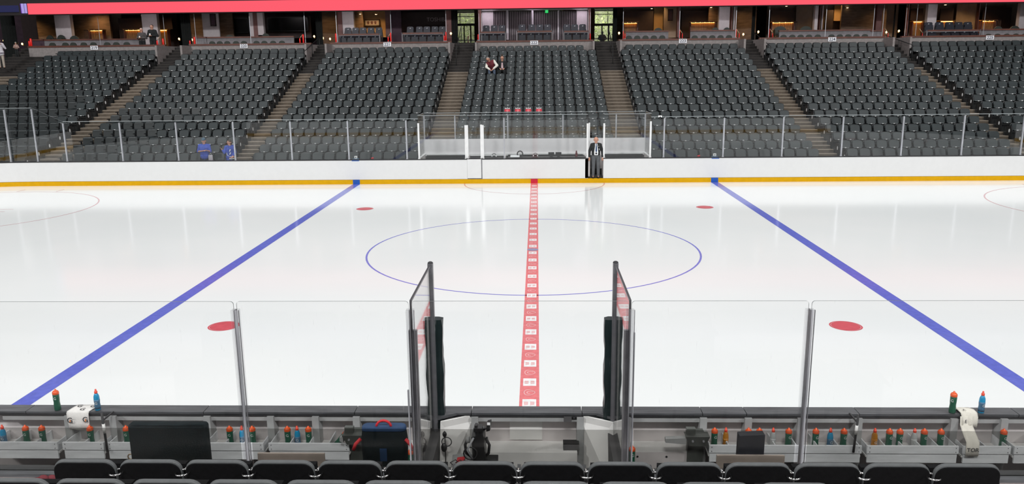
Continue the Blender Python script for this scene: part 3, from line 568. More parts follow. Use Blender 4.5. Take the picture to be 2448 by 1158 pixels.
# vomitory passages: dark drapes, brick flanks, wall lamps, doors to daylight
LAMPS = []
lampno = 0
for ai, (uc, dr, lamps) in enumerate([(30, (8, 28), [(9, 97), (39, 101), (53, 105)]), (440, (436, 450), [(428, 93), (459, 95)]), (762, (757, 767), [(751, 87), (772, 91), (789, 93)]), (1105, (1078, 1093), [(1078, 80)]), (1455, (1465, 1476), [(1480, 79)]), (1800, (1795, 1808), [(1777, 82), (1813, 76)]), (2140, (2132, 2144), [(2119, 77), (2149, 74)])]):
    a, b = at(dr[0], 110, 44.6), at(dr[1], 10, 44.6)
    side = ['far left', 'second from the left', 'third from the left', 'middle left', 'middle right', 'second from the right', 'far right'][ai]
    d = thing('drape', f'black floor-length drape in the {side} stair passage', 'drape', ((a[0]+b[0])/2, 44.65, 5.8), 0, 'drapes in the stair passages')
    q = MB(); n = 13; hw = (b[0]-a[0])/2; poly = [(-hw+2*hw*i/n, 0.03*math.sin(i*2.2)) for i in range(n+1)]; poly += [(x, y+0.03) for x, y in reversed(poly)]; q.prism(poly, 'z', 0.0, 3.1, 0, False); q.build('cloth', 'black_drape', d)
    q = MB(); q.tube([(-hw-0.05, 0, 3.12), (hw+0.05, 0, 3.12)], 0.02, 6); q.build('rod', 'seat_frame', d)
    q = MB(); x0, x1 = AIS[ai]; x0 -= 0.4; x1 += 0.5; q.box(x0-0.6, x1+0.6, 47.4, 47.6, 5.8, 8.95)
    if ai not in (3, 4): q.build('wall_passage', 'brick_tan', kind='structure')
    for li, (u, v) in enumerate(lamps):
        p = at(u, v, 46.6 if ai not in (3, 4) else 44.2); lampno += 1
        l_ = thing('wall_lamp', f'small warm wall lamp, {ORD[lampno]} from the left across the suites', 'lamp', p, 0, 'warm lamps in the stair passages')
        q = MB(); q.ball((0, 0, 0), (0.06, 0.05, 0.075), 10); q.build('bulb', 'bulb', l_); q = MB(); q.box(-0.03, 0.03, 0.05, 0.15, -0.12, 0.02); q.tube([(0, 0, -0.06), (0, 0.04, -0.12), (0, 0.1, -0.1)], 0.012, 6); q.build('bracket', 'rail_gold', l_)
for di, (u0, v0, u1, v1) in enumerate([(1092, 28, 1134, 102), (1420, 22, 1466, 102)]):
    dn = thing(f'door_{di+3}', 'glazed doors to daylight at the head of the stairs', kind='structure'); y = 50.0
    a, b = at(u0, v1, y), at(u1, v0, y); x0, x1, z0, z1 = a[0], b[0], 5.8, b[2]
    zm = at(u0, 60, y)[2]; xm = x0+(x1-x0)*0.42; xn = x0+(x1-x0)*0.78
    MB().box(x0-2.2, x0, y, y+0.2, 5.8, 8.95).build('flank_wall', 'brick_tan', dn); MB().box(x1, x1+2.2, y, y+0.2, 5.8, 8.95).build('flank_wall', 'brick_tan', dn)
    MB().box(x0, x1, y, y+0.1, zm-0.06, zm+0.10).build('transom', 'black_plastic', dn)
    for x, wd in ((x0, 0.05), (xm, 0.08), (xn, 0.09), (x1, 0.06)): MB().box(x-wd/2, x+wd/2, y, y+0.1, z0, zm).build('door_stile', 'black_plastic', dn)
    for x in (x0+0.02, x0+(x1-x0)*(0.2 if di == 0 else 0.72)): MB().box(x-0.02, x+0.02, y, y+0.1, zm, z1).build('mullion', 'metal_green', dn)
    MB().box(x0, x1, y, y+0.1, z1-0.35, z1-0.31).build('mullion', 'metal_green', dn); MB().box(x0, x1, y+0.02, y+0.08, 6.78, 6.84).build('push_bar', 'aluminium', dn)
    MB().box(x0, x1, y+0.04, y+0.05, z0, z1).build('glass_pane', 'suite_glass', dn)
# daylight terrace seen through those doors: shrubs in the sun
mat('backdrop_pale', (0.42, 0.43, 0.30), 0.9, var=0.3, scale=4); day = mat('foliage_day', (0.30, 0.36, 0.14), 0.9, var=0.6, scale=7); bd = day.node_tree.nodes['Principled BSDF']
q = MB(); q.box(-9, 9, 53.5, 53.6, 5.8, 8.9); q.build('wall_backdrop', 'backdrop_pale', kind='structure', label='pale sunlit terrace wall beyond the glazed doors')  # pale wall added to lighten the dark gaps behind the hedge
for di, xc in ((0, -5.0), (1, 4.9)):
    sh = thing('hedge', 'sunlit green hedge outside the '+('left' if di == 0 else 'right')+' pair of glazed doors', 'hedge', (xc, 52.6, 5.8), 0, 'hedges outside the doors')
    q = MB(); rnd = random.Random(di)
    for i in range(900):
        c = (rnd.uniform(-1.6, 1.6), rnd.uniform(-0.3, 0.3), rnd.uniform(0.05, 3.0)); r = rnd.uniform(0.04, 0.10)
        v = [Vector((rnd.uniform(-1, 1), rnd.uniform(-1, 1), rnd.uniform(-1, 1))).normalized()*r+Vector(c) for _ in range(4)]
        q.add(v, [(0, 1, 2), (0, 2, 3), (0, 3, 1)])
    q.build('foliage', 'foliage_day', sh); q = MB(); q.tube([(0, 0, 0), (0.05, 0, 1.4)], 0.06, 6); q.build('stem', 'wood_trim', sh)
    l = bpy.data.lights.new('daylight', 'AREA'); l.shape = 'RECTANGLE'; l.size = 3.2; l.size_y = 1.2; l.energy = 260 if di else 120; l.color = (0.95, 1.0, 0.85); o = bpy.data.objects.new('daylight', l); COL.objects.link(o); o.location = (xc, 51.6, 8.85); o.rotation_euler = (R(25), 0, 0)
# glass division panes, and rail posts whose red paints the ribbon's reflected light
rp = 0
for u, v0, v1, lean in [(74, 92, 111, 0), (70, 98, 111, 0), (376, 97, 111, 1), (390, 92, 111, 0), (465, 88, 106, 0), (454, 97, 106, 0), (717, 92, 105, 1), (725, 82, 105, 0), (803, 80, 102, 0), (928, 88, 100, 1), (934, 78, 100, 0), (1066, 76, 98, 0), (1062, 85, 98, 0), (1143, 82, 96, 0), (1411, 80, 96, 0), (1490, 74, 94, 0), (1494, 80, 93, 0), (1625, 72, 92, 0), (1631, 80, 92, 1), (1760, 70, 90, 0), (1767, 80, 91, 1), (1839, 69, 92, 0), (1847, 79, 92, 1), (2112, 69, 91, 0), (2123, 79, 90, 1), (2193, 68, 91, 0), (2205, 79, 90, 1)]:
    rp += 1; y = 42.75; a, b = at(u-1.1, v1, y), at(u+1.3, v0, y); h = b[2]-a[2]; hw = (b[0]-a[0])/2
    o = thing('rail_post', f'glowing red rail post, {ORD[rp] if rp < 21 else "twenty-"+ORD[rp-20]} from the left along the suites', 'post', ((a[0]+b[0])/2, y, a[2]), 0, 'red posts along the suites')
    q = MB(); q.lathe([(hw*0.8, 0), (hw, 0.02), (hw, h-0.05), (hw*0.6, h)], 8); q.build('shaft', 'post_glow_red', o); q = MB(); q.box(-hw*1.5, hw*1.5, -0.06, 0.06, -0.03, 0.02); q.build('foot', 'aluminium_dark', o)
    if lean: q = MB(); q.tube([(0, 0, h), (0.16 if u < 1200 else -0.16, 0.1, h+0.25)], 0.02, 6); q.build('arm', 'rail_gold', o)
gp = 0
for u, v0, v1 in [(236, 40, 92), (392, 35, 92), (466, 33, 92), (597, 30, 88), (728, 28, 85), (804, 26, 86), (934, 22, 82), (1066, 19, 78), (1145, 18, 85), (1151, 24, 78), (1406, 16, 76), (1411, 14, 82), (1490, 14, 76), (1625, 13, 74), (1760, 12, 74), (1839, 11, 72), (1975, 11, 72), (2089, 10, 82), (2112, 10, 72), (2166, 9, 80), (2193, 9, 52), (2355, 8, 62)]:
    gp += 1; a, b = at(u-0.5, v1, 43.3), at(u+0.6, v0, 43.3)
    o = thing('glass_divider', f'upright glass divider between suites, {ORD[gp] if gp < 21 else "twenty-"+ORD[gp-20]} from the left', 'divider', ((a[0]+b[0])/2, 43.3, 5.75), 0, 'glass dividers between the suites')
    hw = 0.013; q = MB(); q.box(-0.006, 0.006, 0.0, 0.04, 0, b[2]-5.75); q.build('sheet', 'suite_glass', o); q = MB(); q.box(-hw, hw, -0.02, 0.0, 0, b[2]-5.75); q.build('front_edge', 'aluminium', o)
# ---------------------------------------------------------------- loge seats, low walls, bar furniture
def loge_seat(u, v, y, wpx, m, lab, grp, zfl, bump=False):
    top = at(u, v, y); wd = wpx*0.0263*0.92; h = top[2]-zfl
    o = thing('loge_seat', lab, 'seat', (top[0], y, zfl), 0, grp)
    q = MB(); pr = rrect(wd, 0.55 if not bump else 0.45, 0.10 if not bump else 0.16, 3, 0, h-(0.275 if not bump else 0.225), 0.04); q.prism(pr, 'y', 0.10, 0.17); q.build('backrest', m, o)
    q = MB(); pr = rrect(wd*0.94, 0.40, 0.07, 3, 0, h-0.36, 0.05); q.prism(pr, 'y', -0.02, 0.07); q.build('seat_pan', m, o)
    if not bump: q = MB(); q.quad((-0.05, 0.095, h-0.13), (0.03, 0.095, h-0.13), (0.05, 0.095, h-0.08), (-0.01, 0.095, h-0.08)); q.build('logo_tag', 'plate_grey', o)
    for s_ in (-1, 1): q = MB(); q.box(s_*wd*0.5-0.02, s_*wd*0.5+0.02, 0.0, 0.15, 0, max(0.3, h-0.32)); q.build('leg', 'seat_frame', o)
    return o
def pony(u0, u1, v0, v1, y, m='pony_grey'):
    o = thing('wall_pony', 'low loge wall with a wooden cap', kind='structure'); a, b = at(u0, v1, y), at(u1, v0, y)
    MB().box(a[0], b[0], y, y+0.12, 5.75, b[2]-0.08).build('wall_panel', m, o); MB().box(a[0]-0.02, b[0]+0.02, y-0.05, y+0.18, b[2]-0.08, b[2]).build('wall_cap', 'wood_cap', o)
def frame_pony(u0, u1, v0, v1, y):
    o = thing('wall_pony', 'slim framed loge rail', kind='structure'); a, b = at(u0, v1, y), at(u1, v0, y)
    MB().box(a[0], b[0], y, y+0.05, b[2]-0.09, b[2]).build('wall_cap', 'wood_cap', o); MB().box(a[0], b[0], y+0.01, y+0.04, b[2]-0.13, b[2]-0.09).build('rail', 'pony_grey', o)
    MB().box(a[0], b[0], y+0.6, y+0.7, 5.75, b[2]-0.1).build('wall_panel', 'suite_dark', o)
    for x in (a[0], b[0]): MB().box(x-0.03, x+0.03, y, y+0.05, 5.75, b[2]).build('post', 'pony_grey', o)
pony(107, 331, 92, 112, 43.9); pony(495, 702, 86, 108, 43.9); pony(1496, 1598, 73, 95, 43.9); pony(1650, 1757, 71, 94, 43.9); pony(1862, 2082, 70, 92, 43.9); pony(2344, 2480, 68, 92, 43.9)
pony(76, 105, 94, 112, 43.9, 'suite_plum'); pony(470, 494, 88, 108, 43.9); pony(2080, 2110, 72, 92, 43.9)
frame_pony(809, 907, 80, 102, 43.0); frame_pony(962, 1060, 77, 100, 43.0); frame_pony(1147, 1208, 75, 96, 43.0); frame_pony(1236, 1320, 73, 96, 43.0); frame_pony(1348, 1406, 73, 95, 43.0); frame_pony(2215, 2344, 70, 92, 43.0)
def seat_run(us, v, y, wpx, m, sec, rowlab, bump=False, zfl=5.75):
    for i, u in enumerate(us):
        loge_seat(u, v+(u-us[0])*-0.008, y, wpx, m, f'{ORD[i+1] if i < 20 else "last"} {rowlab} above section {SECW[sec]}', f'loge seats above section {sec}', zfl, bump)
seat_run([122, 153, 172, 197, 220, 253, 275, 300], 102, 43.2, 17, 'seat_moss', 219, 'mossy low seat from the left, front', True, 5.75)
seat_run([505, 523, 541, 562, 581, 611, 630, 651, 672], 98.5, 43.2, 16, 'seat_moss', 220, 'mossy low seat from the left, front', True, 5.75)
seat_run([1504, 1524, 1544, 1564, 1584], 85, 43.2, 16, 'seat_moss', 223, 'mossy low seat in the near half, front', True, 5.75)
seat_run([1662, 1684, 1704, 1724, 1744], 84.5, 43.2, 16, 'seat_moss', 223, 'mossy low seat in the far half, front', True, 5.75)
seat_run([1875, 1896, 1916, 1936, 1957, 1990, 2010, 2030, 2050, 2070], 83, 43.2, 16, 'seat_moss', 224, 'mossy low seat from the left, front', True, 5.75)
seat_run([2366, 2388, 2410, 2432, 2454], 80.5, 43.2, 16, 'seat_moss', 225, 'mossy low seat from the left, front', True, 5.75)
seat_run([819, 838, 857, 876, 896], 84.5, 43.35, 18.5, 'seat_navy', 221, 'navy front-row seat left of the divider')
seat_run([972, 991, 1010, 1030, 1049], 82, 43.35, 18.5, 'seat_navy', 221, 'navy front-row seat right of the divider')
seat_run([831, 849, 867, 886, 905], 66, 44.6, 18, 'seat_navy', 221, 'navy back-row seat left of the divider')
seat_run([980, 1002, 1020, 1039, 1057], 63.5, 44.6, 18, 'seat_navy', 221, 'navy back-row seat right of the divider')
seat_run([1159, 1179, 1198], 79, 43.35, 18, 'seat_navy', 222, 'navy front-row seat of the left trio')
seat_run([1248, 1269, 1288, 1308], 77.5, 43.35, 18, 'seat_navy', 222, 'navy front-row seat of the middle four')
seat_run([1358, 1378, 1397], 77, 43.35, 18, 'seat_navy', 222, 'navy front-row seat of the right trio')
seat_run([1162, 1181, 1200], 60.5, 44.6, 18, 'seat_navy', 222, 'navy back-row seat of the left trio')
seat_run([1248, 1271, 1290, 1309], 58.5, 44.6, 18, 'seat_navy', 222, 'navy back-row seat of the middle four')
seat_run([1355, 1374, 1393], 58, 44.6, 18, 'seat_navy', 222, 'navy back-row seat of the right trio')
seat_run([2230, 2263, 2285, 2308, 2331], 73, 43.35, 21, 'seat_navy', 225, 'navy front-row seat from the left')
seat_run([2222, 2248, 2272, 2294, 2316], 53, 44.6, 21, 'seat_navy', 225, 'navy back-row seat from the left')
def armchair(u, v, wpx, lab):
    p = at(u, v, 44.9); wd = wpx*0.0272; h = 0.85; o = thing('armchair', lab, 'armchair', (p[0], 44.9, p[2]-h), 0, 'lounge chairs behind the low walls')
    q = MB(); poly = [(-wd/2, 0.3)]+[(-wd/2*math.cos(R(180*i/8)), 0.52+0.33*math.sin(R(180*i/8))) for i in range(9)]+[(wd/2, 0.3)]; q.prism(poly, 'y', 0.22, 0.32); q.build('backrest', 'seat_moss', o)
    q = MB(); q.box(-wd/2+0.03, wd/2-0.03, -0.28, 0.25, 0.3, 0.45); q.build('seat', 'seat_moss', o)
    for s_ in (-1, 1):
        q = MB(); q.box(s_*wd/2-0.04, s_*wd/2+0.04, -0.26, 0.25, 0.28, 0.60); q.build('armrest', 'seat_moss', o)
        for yy in (-0.22, 0.22): q = MB(); q.box(s_*wd*0.4-0.02, s_*wd*0.4+0.02, yy-0.02, yy+0.02, 0, 0.3); q.build('leg', 'black_plastic', o)
for j, (u, v, wd, t) in enumerate([(113, 84, 18, 'beside the first pale pillar'), (140, 83, 20, 'in front of the first pale pillar'), (172, 85, 24, 'right of the first pale pillar'), (545, 83, 26, 'in front of the dark television wall'), (632, 79, 20, 'right of the slim paired pillars'), (1575, 66, 22, 'before the lit tan corridor'), (1712, 65, 20, 'in front of the pillar above the fourth placard from right'), (1740, 65, 18, 'right of that pillar near the red post'), (1930, 62, 30, 'before the tan wall above section two-twenty-four'), (1868, 62, 30, 'left end above section two-twenty-four'), (2392, 62, 22, 'below the lit bar stools at far right'), (2432, 61, 24, 'at the right edge by the last pillar')]):
    armchair(u, v, wd, f'dark lounge chair {t}')
def bar_table(u0, u1, v, lab, y=47.0):
    a, b = at(u0, v, y), at(u1, v, y); hw = (b[0]-a[0])/2; zf = 6.15; h = a[2]-zf
    o = thing('bar_table', lab, 'table', ((a[0]+b[0])/2, y, zf), 0, 'bar tables in the suites')
    q = MB(); q.box(-hw, hw, -0.22, 0.22, h-0.06, h); q.build('table_top', 'bar_wood', o); q = MB(); q.box(-hw+0.05, hw-0.05, 0.10, 0.18, 0, h-0.06); q.build('front_panel', 'bar_wood', o)
    q = MB(); q.box(-hw+0.1, hw-0.1, 0.02, 0.05, h-0.085, h-0.06); q.build('light_strip', 'bar_led', o)
    for s_ in (-1, 1): q = MB(); q.box(s_*(hw-0.06)-0.03, s_*(hw-0.06)+0.03, -0.18, 0.18, 0, h-0.06); q.build('leg', 'wood_trim', o)
    return (a[0]+b[0])/2, hw, zf, h
def stools(tb, n, where, y=46.5):
    xc, hw, zf, h = tb
    for i in range(n):
        k_ = min(0.17, hw/n*0.8)/0.17
        o = thing('bar_stool', f'dark slatted bar stool, {ORD[i+1]} from left, {where}', 'stool', (xc-hw+(2*i+1)*hw/n, y, zf), 0, 'bar stools in the suites'); o.scale = (k_, 1, 1)
        q = MB(); q.box(-0.17, 0.17, -0.17, 0.17, 0.62, 0.67); q.build('seat', 'suite_dark', o); q = MB(); q.box(-0.17, 0.17, -0.19, -0.16, h-0.10, h-0.04); [q.box(x-0.012, x+0.012, -0.185, -0.165, 0.67, h-0.10) for x in (-0.15, -0.05, 0.05, 0.15)]; q.build('backrest', 'suite_dark', o)
        for sx in (-1, 1):
            for sy in (-1, 1): q = MB(); q.box(sx*0.15-0.015, sx*0.15+0.015, sy*0.15-0.015, sy*0.15+0.015, 0, 0.62); q.build('leg', 'suite_dark', o)
stools(bar_table(212, 250, 71, 'lit wooden bar table above section two-nineteen, near the pillar'), 3, 'above section two-nineteen, near the pillar')
stools(bar_table(296, 341, 70, 'lit wooden bar table above section two-nineteen, by two standing people'), 4, 'beside the two standing people')
bar_table(375, 404, 70, 'lit wooden sideboard right of the two standing people')
stools(bar_table(1488, 1526, 53, 'lit wooden bar table above section two-twenty-three, by the doors'), 4, 'above section two-twenty-three, by the doors')
stools(bar_table(1648, 1712, 52, 'lit wooden bar table above section two-twenty-three, by the pillar'), 6, 'above section two-twenty-three, by the pillar')
stools(bar_table(1842, 1900, 52, 'lit wooden bar table above section two-twenty-four'), 4, 'above section two-twenty-four')
bar_table(2178, 2208, 50, 'lit wooden sideboard left of the pillar at far right'); bar_table(2243, 2282, 49, 'lit wooden bar behind the navy seats at far right')
stools(bar_table(2343, 2381, 48, 'lit wooden bar table nearest the right edge'), 4, 'nearest the right edge')
def picture(u0, v0, u1, v1, y, lab, m='suite_tan', fr='suite_dark', cat='picture'):
    a, b = at(u0, v1, y), at(u1, v0, y); hw, hh = (b[0]-a[0])/2, (b[2]-a[2])/2
    o = thing('wall_picture' if cat == 'picture' else 'television', lab, cat, ((a[0]+b[0])/2, y, (a[2]+b[2])/2))
    q = MB(); t = 0.06
    for x0, x1, z0, z1 in ((-hw, hw, hh-t, hh), (-hw, hw, -hh, -hh+t), (-hw, -hw+t, -hh, hh), (hw-t, hw, -hh, hh)): q.box(x0, x1, -0.05, 0.02, z0, z1)
    q.build('frame', fr, o); q = MB(); q.box(-hw+t, hw-t, -0.02, 0.0, -hh+t, hh-t); q.build('canvas', m, o); return o
pc = picture(872, 46, 908, 63, 48.1, 'framed picture glowing under a downlight above section two-twenty-one', 'khaki')
q = MB()
for dx in (-0.28, -0.02, 0.22): q.box(dx-0.06, dx+0.06, -0.025, -0.021, -0.10, 0.10); q.ball((dx, -0.022, 0.03), (0.09, 0.004, 0.05), 8)
q.build('motif', 'wood_trim', pc)
picture(504, 33, 515, 62, 46.1, 'narrow dark-framed picture on the pale suite wall', 'suite_plum'); picture(1596, 22, 1609, 50, 47.8, 'dark square picture on the suite wall beside the tan corridor', 'suite_plum')
picture(2037, 20, 2058, 50, 48.0, 'black television on the suite wall above section two-twenty-four', 'screen_black', 'black_plastic', 'television'); picture(528, 42, 594, 80, 47.9, 'large black television in the suite above section two-twenty', 'screen_black', 'black_plastic', 'television'); picture(640, 40, 736, 76, 47.4, 'wide black television in the suite beside the paired pillars', 'screen_black', 'black_plastic', 'television')
p = at(1046, 47, 47.3); sg = thing('wall_sign', 'plum wall sign with grey capital letters above section two-twenty-one', 'sign', (p[0], 47.3, p[2])); q = MB(); q.box(-0.9, 0.9, 0.0, 0.04, -0.35, 0.35); q.build('board', 'suite_dark', sg); letter('wording', 'TOSHIBA', 'slat_light', 0.36, (0, -0.01, 0), sg)
p = at(1307, 27.5, 46.5); ex = thing('exit_sign', 'small green lit exit sign above the slatted screen', 'sign', (p[0], 46.5, p[2])); q = MB(); q.box(-0.10, 0.10, 0, 0.06, -0.09, 0.09); q.build('case', 'exit_green', ex); letter('wording', 'EXIT', 'plate_white', 0.08, (0, -0.005, 0), ex)
for j, (u, v) in enumerate([(861, 34), (899, 35), (1558, 21), (2026, 19), (340, 38), (1700, 18), (1880, 15), (2260, 12)]):
    p = at(u, v, 47.3); o = thing('downlight', f'recessed warm downlight, {ORD[j+1]} of the suite ceiling lights', 'lamp', (p[0], 47.3, p[2]), 0, 'downlights in the suites'); q = MB(); q.lathe([(0.05, 0.0), (0.075, 0.015), (0.075, 0.03)], 12); q.build('lens', 'downlight', o); q = MB(); q.torus((0, 0, 0.02), 0.08, 0.012, 14, 6); q.build('trim_ring', 'pillar', o)
def glow(u, v, y, e, col=(1.0, 0.60, 0.24), sx=0.9, sy=0.5, tilt=0.0):
    """area light under the soffit: warm suite lamps and added fill"""
    l = bpy.data.lights.new('suite_area_light', 'AREA'); l.shape = 'RECTANGLE'; l.size = sx; l.size_y = sy; l.energy = e; l.color = col; l.spread = R(125)
    o = bpy.data.objects.new('suite_area_light', l); COL.objects.link(o); p = at(u, v, y); o.location = (p[0], y, 8.90); o.rotation_euler = (tilt, 0, 0)
for u, y, e in [(230, 46.8, 26), (318, 46.8, 20), (390, 46.8, 26), (885, 46.9, 55), (1508, 46.8, 34), (1572, 47.6, 20), (1680, 46.8, 28), (1870, 46.8, 28), (2004, 47.8, 28), (2193, 46.8, 30), (2262, 46.8, 20), (2310, 47.2, 22), (2362, 46.8, 30), (45, 46.4, 40), (460, 46.4, 12), (780, 46.4, 14), (1785, 46.4, 16), (2125, 46.4, 18)]: glow(u, 50, y, e)
for u, e in ((1165, 20), (1391, 20), (1277, 10)): glow(u, 50, 46.2, e, (0.95, 0.82, 0.95))  # added fill that lifts the central side panels and slats
for u, e in ((150, 20), (330, 20), (520, 22), (650, 22), (830, 26), (1000, 24), (1180, 26), (1370, 26), (1277, 26), (1560, 24), (1720, 26), (1900, 24), (2050, 24), (2230, 24), (2400, 24)): glow(u, 50, 43.3, e, (1.0, 0.90, 0.92), 2.0, 0.3, R(30))  # added wash lights behind the ribbon, to brighten the suite fronts
# stair handrails at the passages
for j, (u0, v0, u1, v1) in enumerate([(765, 88, 758, 150), (1103, 60, 1103, 140), (1453, 60, 1453, 140), (1803, 78, 1812, 122), (2160, 84, 2170, 112)]):
    a, b = at(u0, v0, 44.2), at(u1, v1, 40.2); a[0] = min(a[0], 22.1); b[0] = a[0]
    o = thing('handrail', f'dark stair handrail in the {["third", "fourth", "fifth", "sixth", "last"][j]} passage from the left', 'handrail', (0, 0, 0), 0, 'stair handrails'); q = MB(); q.tube([a, (a[0], 40.3, 5.95)], 0.022, 6); q.build('rail', 'seat_frame', o)
    for y in (40.3, 42.2, 44.0): zt = a[2]+(5.95-a[2])*(44.2-y)/(44.2-40.3); q = MB(); q.tube([(a[0], y, zt), (a[0], y, zt-0.9)], 0.018, 6); q.build('post', 'seat_frame', o)

# ================================================================== NEAR SIDE: BENCHES
near = thing('wall_near', 'near dasher boards with dark cap, seen from behind the players benches', kind='structure')
MB().box(-21.9, 21.9, -0.03, 0.0, 0.0, 1.04).build('board_panel', 'board_white', near)
MB().box(-21.9, 21.9, -0.035, -0.03, 0.2, 1.03).build('inner_panel', 'bench_inner', near)
MB().box(-21.9, 21.9, 0.0, 0.012, 0.0, 0.19).build('kickplate', 'kick_yellow', near)
seams = [-21.9, -8.0, -5.9, -3.78, -2.0, -0.64, 0.64, 2.02, 2.52, 3.795, 5.58, 8.0, 21.9]
for i in range(len(seams)-1):
    g = 0.004; q = MB(); x0, x1 = seams[i]+g, seams[i+1]-g; sk = 0.0
    q.box(x0, x1, -0.168, 0.022, 1.045, 1.07); q.box(x0, x1, -0.158, 0.012, 1.02, 1.045); q.build('cap_board', 'cap_dark', near)
MB().box(-21.9, 21.9, -0.16, 0.01, 1.015, 1.03).build('cap_gasket', 'gasket', near)
for s in (-1, 1):      # cap widens back to the partition posts
    q = MB(); q.prism([(s*0.64, -0.16), (s*0.80, -0.16), (s*1.02, -0.30), (s*1.02, -0.16)][::s], 'z', 1.035, 1.068); q.build('cap_board', 'cap_dark', near)
    q = MB(); q.hexa([(s*0.60, -0.10, 0.3), (s*0.60, -0.13, 0.3), (s*0.98, -0.62, 0.3), (s*0.98, -0.59, 0.3), (s*0.60, -0.10, 1.03), (s*0.60, -0.13, 1.03), (s*0.98, -0.33, 1.03), (s*0.98, -0.30, 1.03)]); q.build('splay_panel', 'panel_white', near)
for x in (-5.40, -4.86, -3.74, -2.99, -2.46, -1.98, -0.60, 0.62, 1.16, 2.03, 2.54, 3.14, 3.79, 4.86, 5.42):
    MB().box(x-0.04, x+0.04, -0.19, -0.03, 0.25, 1.02).build('rib', 'bench_rib', near)
MB().box(-6.2, 6.2, -0.15, -0.10, 0.955, 1.015).build('rail', 'bench_rib', near)
for a, b in ((-1.93, -1.20), (1.22, 1.98)):     # bench gates
    MB().box(a, b, -0.30, -0.035, 0.30, 0.66).build('gate_ledge', 'bench_white', near)
    MB().box(a, b, -0.302, -0.30, 0.30, 0.655).build('gate_ledge', 'bench_inner', near)
    for x in (a+0.05, (a+b)/2, b-0.05): q = MB(); q.tube([(x, -0.308, 0.60), (x, -0.30, 0.60)], 0.012, 8); q.build('bolt', 'gasket', near)
MB().box(-0.56, 0.58, -0.33, -0.035, 0.30, 0.655).build('ledge', 'bench_white', near)
MB().box(-0.20, 0.18, -0.05, -0.035, 0.68, 0.98).build('access_panel', 'bench_white', near)
q = MB(); q.box(-9, 9, -1.75, -0.03, -0.1, 0.20); struct('floor_bench', q, 'rubber', 'dark rubber floor of the players benches')
# bottle trays hung on the boards
TRAYS = [(-6.5, -5.43, 4), (-5.37, -4.885, 2), (-4.845, -3.775, 4), (-3.71, -3.02, 3), (-2.96, -2.03, 4), (2.06, 2.51, 2), (2.56, 3.76, 5), (3.82, 4.83, 5), (4.88, 5.40, 2), (5.44, 6.4, 3)]
for i, (a, b, nd) in enumerate(TRAYS):
    where = ['left end of the left bench', 'under the white towel', 'behind the large black bag', 'left of the first tan box', 'beside the navy bag', 'beside the steel gate latch', 'behind the small dark case', 'middle of the right bench', 'behind the cream towel', 'right end of the right bench'][i]
    t = thing('bottle_tray', f'white plank bottle tray on the boards, {where}', 'tray', ((a+b)/2, -0.2, 0.58), 0, 'bottle trays along the boards'); hw = (b-a)/2
    q = MB(); q.box(-hw, hw, -0.19, -0.165, 0.115, 0.205); q.build('plank', 'plank_white', t); q = MB(); q.box(-hw+0.01, hw-0.01, -0.18, -0.16, 0.0, 0.112); q.build('plank', 'plank_white', t)
    q = MB(); q.box(-hw, hw, -0.165, 0.16, 0.06, 0.08); q.build('tray_floor', 'bench_white', t)
    for k in range(nd+1):
        x = -hw+0.015+(2*hw-0.03)*k/nd; q = MB(); q.box(x-0.006, x+0.006, -0.165, 0.16, 0.08, 0.195); q.build('divider', 'plank_white', t)
    for x in (-hw+0.03, hw-0.03):
        for z in (0.135, 0.185): q = MB(); q.tube([(x, -0.193, z), (x, -0.188, z)], 0.005, 6); q.build('screw', 'gasket', t)
# ---------------------------------------------------------------- bottles
def bottle_meshes(kind):
    P = {}
    if kind == 'squeeze':
        q = MB(); q.lathe([(0.030, 0), (0.036, 0.008), (0.036, 0.06), (0.0325, 0.10), (0.035, 0.135), (0.036, 0.19), (0.034, 0.20)], 14); P['body'] = (q, ['bottle_green'])
        q = MB(); q.lathe([(0.0365, 0.198), (0.0375, 0.205), (0.0365, 0.225), (0.026, 0.240), (0.012, 0.244), (0.010, 0.258), (0.005, 0.262)], 14); P['lid'] = (q, ['cap_orange'])
    else:
        c = {'blue': 'bottle_blue', 'amber': 'bottle_amber', 'clear': 'bottle_clear'}[kind]
        q = MB(); q.lathe([(0.028, 0), (0.033, 0.01), (0.033, 0.06), (0.0305, 0.085), (0.033, 0.115), (0.033, 0.15), (0.031, 0.175), (0.022, 0.20), (0.015, 0.212)], 14); P['body'] = (q, [c])
        q = MB(); q.lathe([(0.0337, 0.02), (0.0337, 0.06), (0.0312, 0.085), (0.0337, 0.115), (0.0337, 0.135)], 14); P['sleeve'] = (q, ['label_blue' if kind == 'blue' else c])
        q = MB(); q.lathe([(0.017, 0.21), (0.018, 0.215), (0.018, 0.235), (0.011, 0.240), (0.010, 0.258), (0.006, 0.262)], 14); P['lid'] = (q, ['cap_red'])
    return {k: v[0].mesh(k, v[1]) for k, v in P.items()}
BM = {k: bottle_meshes(k) for k in ('squeeze', 'blue', 'amber', 'clear')}
BDESC = {'squeeze': 'green squeeze bottle with orange lid', 'blue': 'blue drink bottle with red cap', 'amber': 'orange drink bottle with red cap', 'clear': 'clear drink bottle with red cap'}
def bottle(kind, x, y, z, where, tilt=0.0, rz=0.0, logo=True, s=1.0):
    o = thing('squeeze_bottle' if kind == 'squeeze' else 'drink_bottle', f'{BDESC[kind]} {where}', 'bottle', (x, y, z), 0, 'team drink bottles'); o.rotation_euler = (0, tilt, rz); o.scale = (s, s, s)
    for k, me in BM[kind].items(): link(k, me, o)
    if logo: letter('logo', 'G', 'logo_white', 0.045, (0.006, -0.0385 if kind == 'squeeze' else -0.0355, 0.155 if kind == 'squeeze' else 0.095), o)
ZC = 1.0705
def capx(u, y=-0.12): return at(u, 985, y)[0]
bottle('squeeze', capx(139), -0.12, ZC, 'standing on the cap at far left'); bottle('blue', capx(235), -0.12, ZC, 'standing on the cap right of the white towel')
